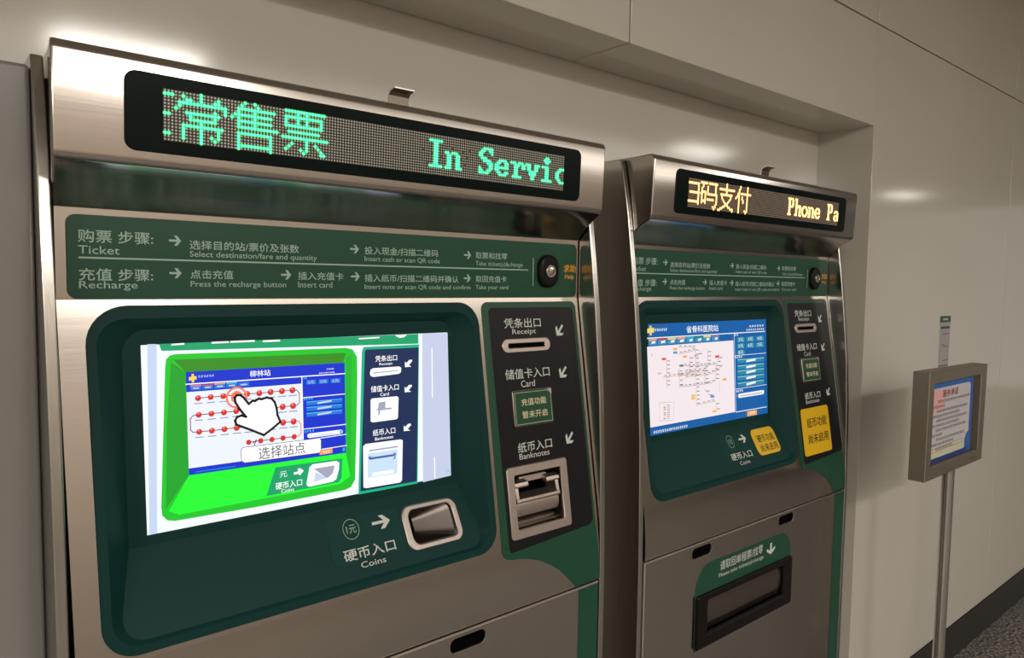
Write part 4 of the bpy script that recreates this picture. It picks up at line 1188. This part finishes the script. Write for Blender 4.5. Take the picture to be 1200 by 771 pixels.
('t', 't_white', '#4', (0.4477, 1.3497, 0.482, 0.0062), 0),
('t', 't_white', '#4', (0.4485, 1.2629, 0.4839, 0.0067), 0),
("p","t_teal",[(0.4595,1.3441),(0.5841,1.3428),(0.5837,1.3322),(0.4591,1.3334)]),
("p","t_pale",[(0.4595,1.3441),(0.5841,1.3428),(0.584,1.3404),(0.4594,1.3416)]),
("p","t_white",[(0.4996,1.3401),(0.5442,1.3415),(0.544,1.3363),(0.4994,1.3343)]),
("p","t_teal",[(0.4589,1.3283),(0.5835,1.3271),(0.5831,1.3165),(0.4585,1.3175)]),
("p","t_pale",[(0.4589,1.3283),(0.5835,1.3271),(0.5835,1.3248),(0.4588,1.3257)]),
("p","t_white",[(0.499,1.324),(0.5436,1.3261),(0.5434,1.3209),(0.4988,1.3183)]),
("p","t_teal",[(0.4584,1.3142),(0.583,1.3124),(0.5826,1.3018),(0.458,1.3034)]),
("p","t_pale",[(0.4584,1.3142),(0.583,1.3124),(0.5829,1.31),(0.4583,1.3116)]),
("p","t_white",[(0.4985,1.3097),(0.5431,1.3116),(0.5429,1.3063),(0.4982,1.304)]),
("p","t_teal",[(0.4584,1.315),(0.583,1.3136),(0.5826,1.303),(0.458,1.3043)]),
("p","t_pale",[(0.4584,1.315),(0.583,1.3136),(0.5829,1.3112),(0.4583,1.3125)]),
("p","t_white",[(0.4985,1.3105),(0.5431,1.3127),(0.5429,1.3075),(0.4983,1.3048)]),
("p","t_teal",[(0.4579,1.3003),(0.5825,1.2983),(0.5821,1.2876),(0.4575,1.2896)]),
("p","t_pale",[(0.4579,1.3003),(0.5825,1.2983),(0.5824,1.2959),(0.4578,1.2978)]),
("p","t_white",[(0.4979,1.2956),(0.5426,1.2976),(0.5424,1.2924),(0.4977,1.2899)]),
("p","t_teal",[(0.4573,1.2839),(0.5819,1.2829),(0.5815,1.2723),(0.4569,1.2732)]),
("p","t_pale",[(0.4573,1.2839),(0.5819,1.2829),(0.5818,1.2806),(0.4572,1.2814)]),
("p","t_white",[(0.4973,1.279),(0.542,1.2825),(0.5418,1.2772),(0.4971,1.2733)]),
("p","t_white",[(0.4582,1.2532),(0.4633,1.2556),(0.576,1.2557),(0.5819,1.2534),(0.5805,1.2464),(0.575,1.2445),(0.4639,1.2448),(0.459,1.2469)]),
("l","t_blue",[(0.4707,1.2493),(0.5703,1.2497)],0.0015),
("p","t_orange2",[(0.4993,1.2064),(0.5445,1.2063),(0.544,1.1935),(0.4988,1.1935)]),
('t', 't_white', '#3', (0.51, 1.2009, 0.5347, 0.0069), 0),
('t', 't_white', '#16', (0.1148, 1.1986, 0.2442, 0.0065), 0),
]

AMBER = [('扫', -6), ('码', 10), ('支', 26), ('付', 42)] + [(c, 97 + 8 * i) for i, c in enumerate('Phone Pa')]
GREEN = [('正', 0), ('常', 3), ('售', 19), ('票', 35)] + [(c, 90 + 8 * i) for i, c in enumerate('In Servic')]
ticket_machine(0.0, 'nearer steel ticket machine with glowing green lettering in its visor',
               GREEN, ('led_green', 'led_green_core', 'led_lens'), SCREEN_A, 'screen_s_bg', True)
ticket_machine(1.0463, 'farther steel ticket machine with orange lettering and yellow sheets over its slots',
               AMBER, ('led_amber', 'led_amber_core', 'led_lens_warm'), SCREEN_B, 'screen_t_bg', False)

# ------------------------------------------------------------------ sign stand by the right wall
sx, sy = 2.225, -0.178
root = bpy.data.objects.new('sign_stand', None)
COL.objects.link(root)
root.location = (sx, sy, 0)
root['label'] = 'slim steel sign stand holding a framed notice beside the right wall'
root['category'] = 'sign stand'
SB = (sx, sy, 0)
SG = lambda x, z, o: (x, -0.2 - o, z)
b = MB()
n = 28
circ = lambda r, z: [(sx + r * math.cos(2 * math.pi * i / n), sy + r * math.sin(2 * math.pi * i / n), z) for i in range(n)]
b.loft([circ(.15, 0), circ(.15, .008), circ(.145, .012), circ(.02, .016)], 'steel_satin', cap0=True, cap1=True)
b.build('base_plate', root, SB)
b = MB()
b.loft([circ(.018, .016), circ(.018, .400), circ(.0162, .402), circ(.0162, 1.004)], 'chrome', cap0=True, cap1=True)
b.build('pole', root, SB)
b = MB()
wx0, wx1, wz0, wz1 = 2.022, 2.392, 1.040, 1.272
b.plate(SG, [(1.985, 1.004), (2.432, 1.004), (2.440, 1.302), (1.985, 1.306)], -.043, 0, 'frame_bronze', [[(wx0, wz0), (wx1, wz0), (wx1, wz1), (wx0, wz1)]], bev=.0015)
b.box((1.986, -0.1595, 1.005), (2.431, -0.157, 1.3005), 'steel_dark')
b.text(SG, '------', 2.330, 1.020, 2.385, .002, .0004, 'print_black', .05)
fr = b.build('sign_frame', root, SB)
b = MB()
off = -.0120
b.flat(SG, [(wx0 - .003, wz0 - .003), (wx1 + .003, wz0 - .003), (wx1 + .003, wz1 + .003), (wx0 - .003, wz1 + .003)], off - .0008, 'sign_glass')
px0, px1, pz0, pz1 = 2.024, 2.360, 1.043, 1.270
b.flat(SG, [(px0, pz0), (px1, pz0), (px1, pz1), (px0, pz1)], off, 'poster_blue')
b.flat(SG, [(px0, pz0), (px1 - .03, pz0), (px1 - .03, pz0 + .016), (px0, pz0 + .016)], off + .0002, 'poster_navy')
b.flat(SG, rrect(px0, pz0 + .012, px1 - .022, pz1 - .016, (.03, .014, .001, .001), 5), off + .0003, 'paper')
b.flat(SG, [(px0, pz0 + .012), (px1 - .065, pz0 + .012), (px1 - .065, pz0 + .046), (px0, pz0 + .040)], off + .0004, 'poster_cream')
b.flat(SG, [(px0 + .010, pz1 - .085), (px0 + .105, pz1 - .080), (px0 + .110, pz1 - .022), (px0 + .010, pz1 - .020)], off + .00045, 'paper_pink')
b.flat(SG, [(px0, pz1 - .045), (px0 + .016, pz1 - .045), (px0 + .016, pz1 - .022), (px0, pz1 - .022)], off + .0005, 'print_amber')
b.text(SG, '服务承诺', 2.118, 1.2355, 2.235, .021, off + .0007, 'poster_red', .02)
rnd = random.Random(5)
for i, (ind, ln) in enumerate(((.06, 1), (.03, .28), (.055, .96), (.03, .72), (.055, .95), (.03, .74), (.055, .93), (.03, .25), (.06, .92), (.03, .60), (.06, .56))):
    z = 1.2150 - i * .0135
    xa, xb = px0 + ind, px0 + .03 + (px1 - px0 - .065) * ln
    x = xa
    while x < xb:
        for j in range(3):
            w = rnd.uniform(.0035, .0075)
            zz = z - .0035 + .003 * j
            b.add([SG(*p, off + .0007) for p in ((x, zz), (x + w, zz), (x + w, zz + .0014), (x, zz + .0014))], [(0, 1, 2, 3)], 'poster_ink')
        b.add([SG(*p, off + .0007) for p in ((x + .003, z - .004), (x + .0042, z - .004), (x + .0042, z + .004), (x + .003, z + .004))], [(0, 1, 2, 3)], 'poster_ink')
        x += .0092
for z in (pz0 + .028, pz0 + .038):
    b.line(SG, [(px0, z), (px1 - .07, z + .006)], .0008, off + .0007, 'poster_ink')
b.flat(SG, [(px1 - .052, pz0 + .010), (px1 - .028, pz0 + .016), (px1 - .022, pz0 + .060), (px1 - .034, pz0 + .058), (px1 - .050, pz0 + .040)], off + .0006, 'poster_blue')
b.build('poster', root, SB, smooth=0, label='white printed poster with a blue border')

# ------------------------------------------------------------------ paper strip on the wall
WL = lambda x, z, o: (x, FRONT - o, z)
b = MB()
b.plate(WL, [(2.838, 1.150), (2.938, 1.150), (2.940, 1.4285), (2.838, 1.4285)], 0.0, .0006, 'notice_paper', bev=.0002)
b.flat(WL, [(2.836, 1.405), (2.941, 1.405), (2.941, 1.4290), (2.836, 1.4290)], .0008, 'panel_green')
for k in range(4):
    b.add([WL(*p, .001) for p in ((2.866 + k * .012, 1.413), (2.875 + k * .012, 1.413), (2.875 + k * .012, 1.420), (2.866 + k * .012, 1.420))], [(0, 1, 2, 3)], 'print_white')
b.flat(WL, [(2.846, 1.3805), (2.934, 1.3805), (2.934, 1.3895), (2.846, 1.3895)], .0008, 'poster_ink')
for z, x0 in ((1.361, 2.866), (1.312, 2.880), (1.260, 2.880)):
    b.line(WL, [(x0, z), (2.936, z)], .0022, .0008, 'print_black')
b.line(WL, [(2.862, 1.319), (2.900, 1.319)], .0022, .0008, 'poster_ink')
for k in range(3):
    b.line(WL, [(2.842, 1.240 - k * .008), (2.934, 1.240 - k * .008)], .0032, .0008, 'label_teal')
o = b.build('wall_notice', smooth=0)
o['label'] = 'narrow paper strip with a green heading stuck on the right wall above the sign stand'
o['category'] = 'notice'
bpy.data.objects.remove(_fo)
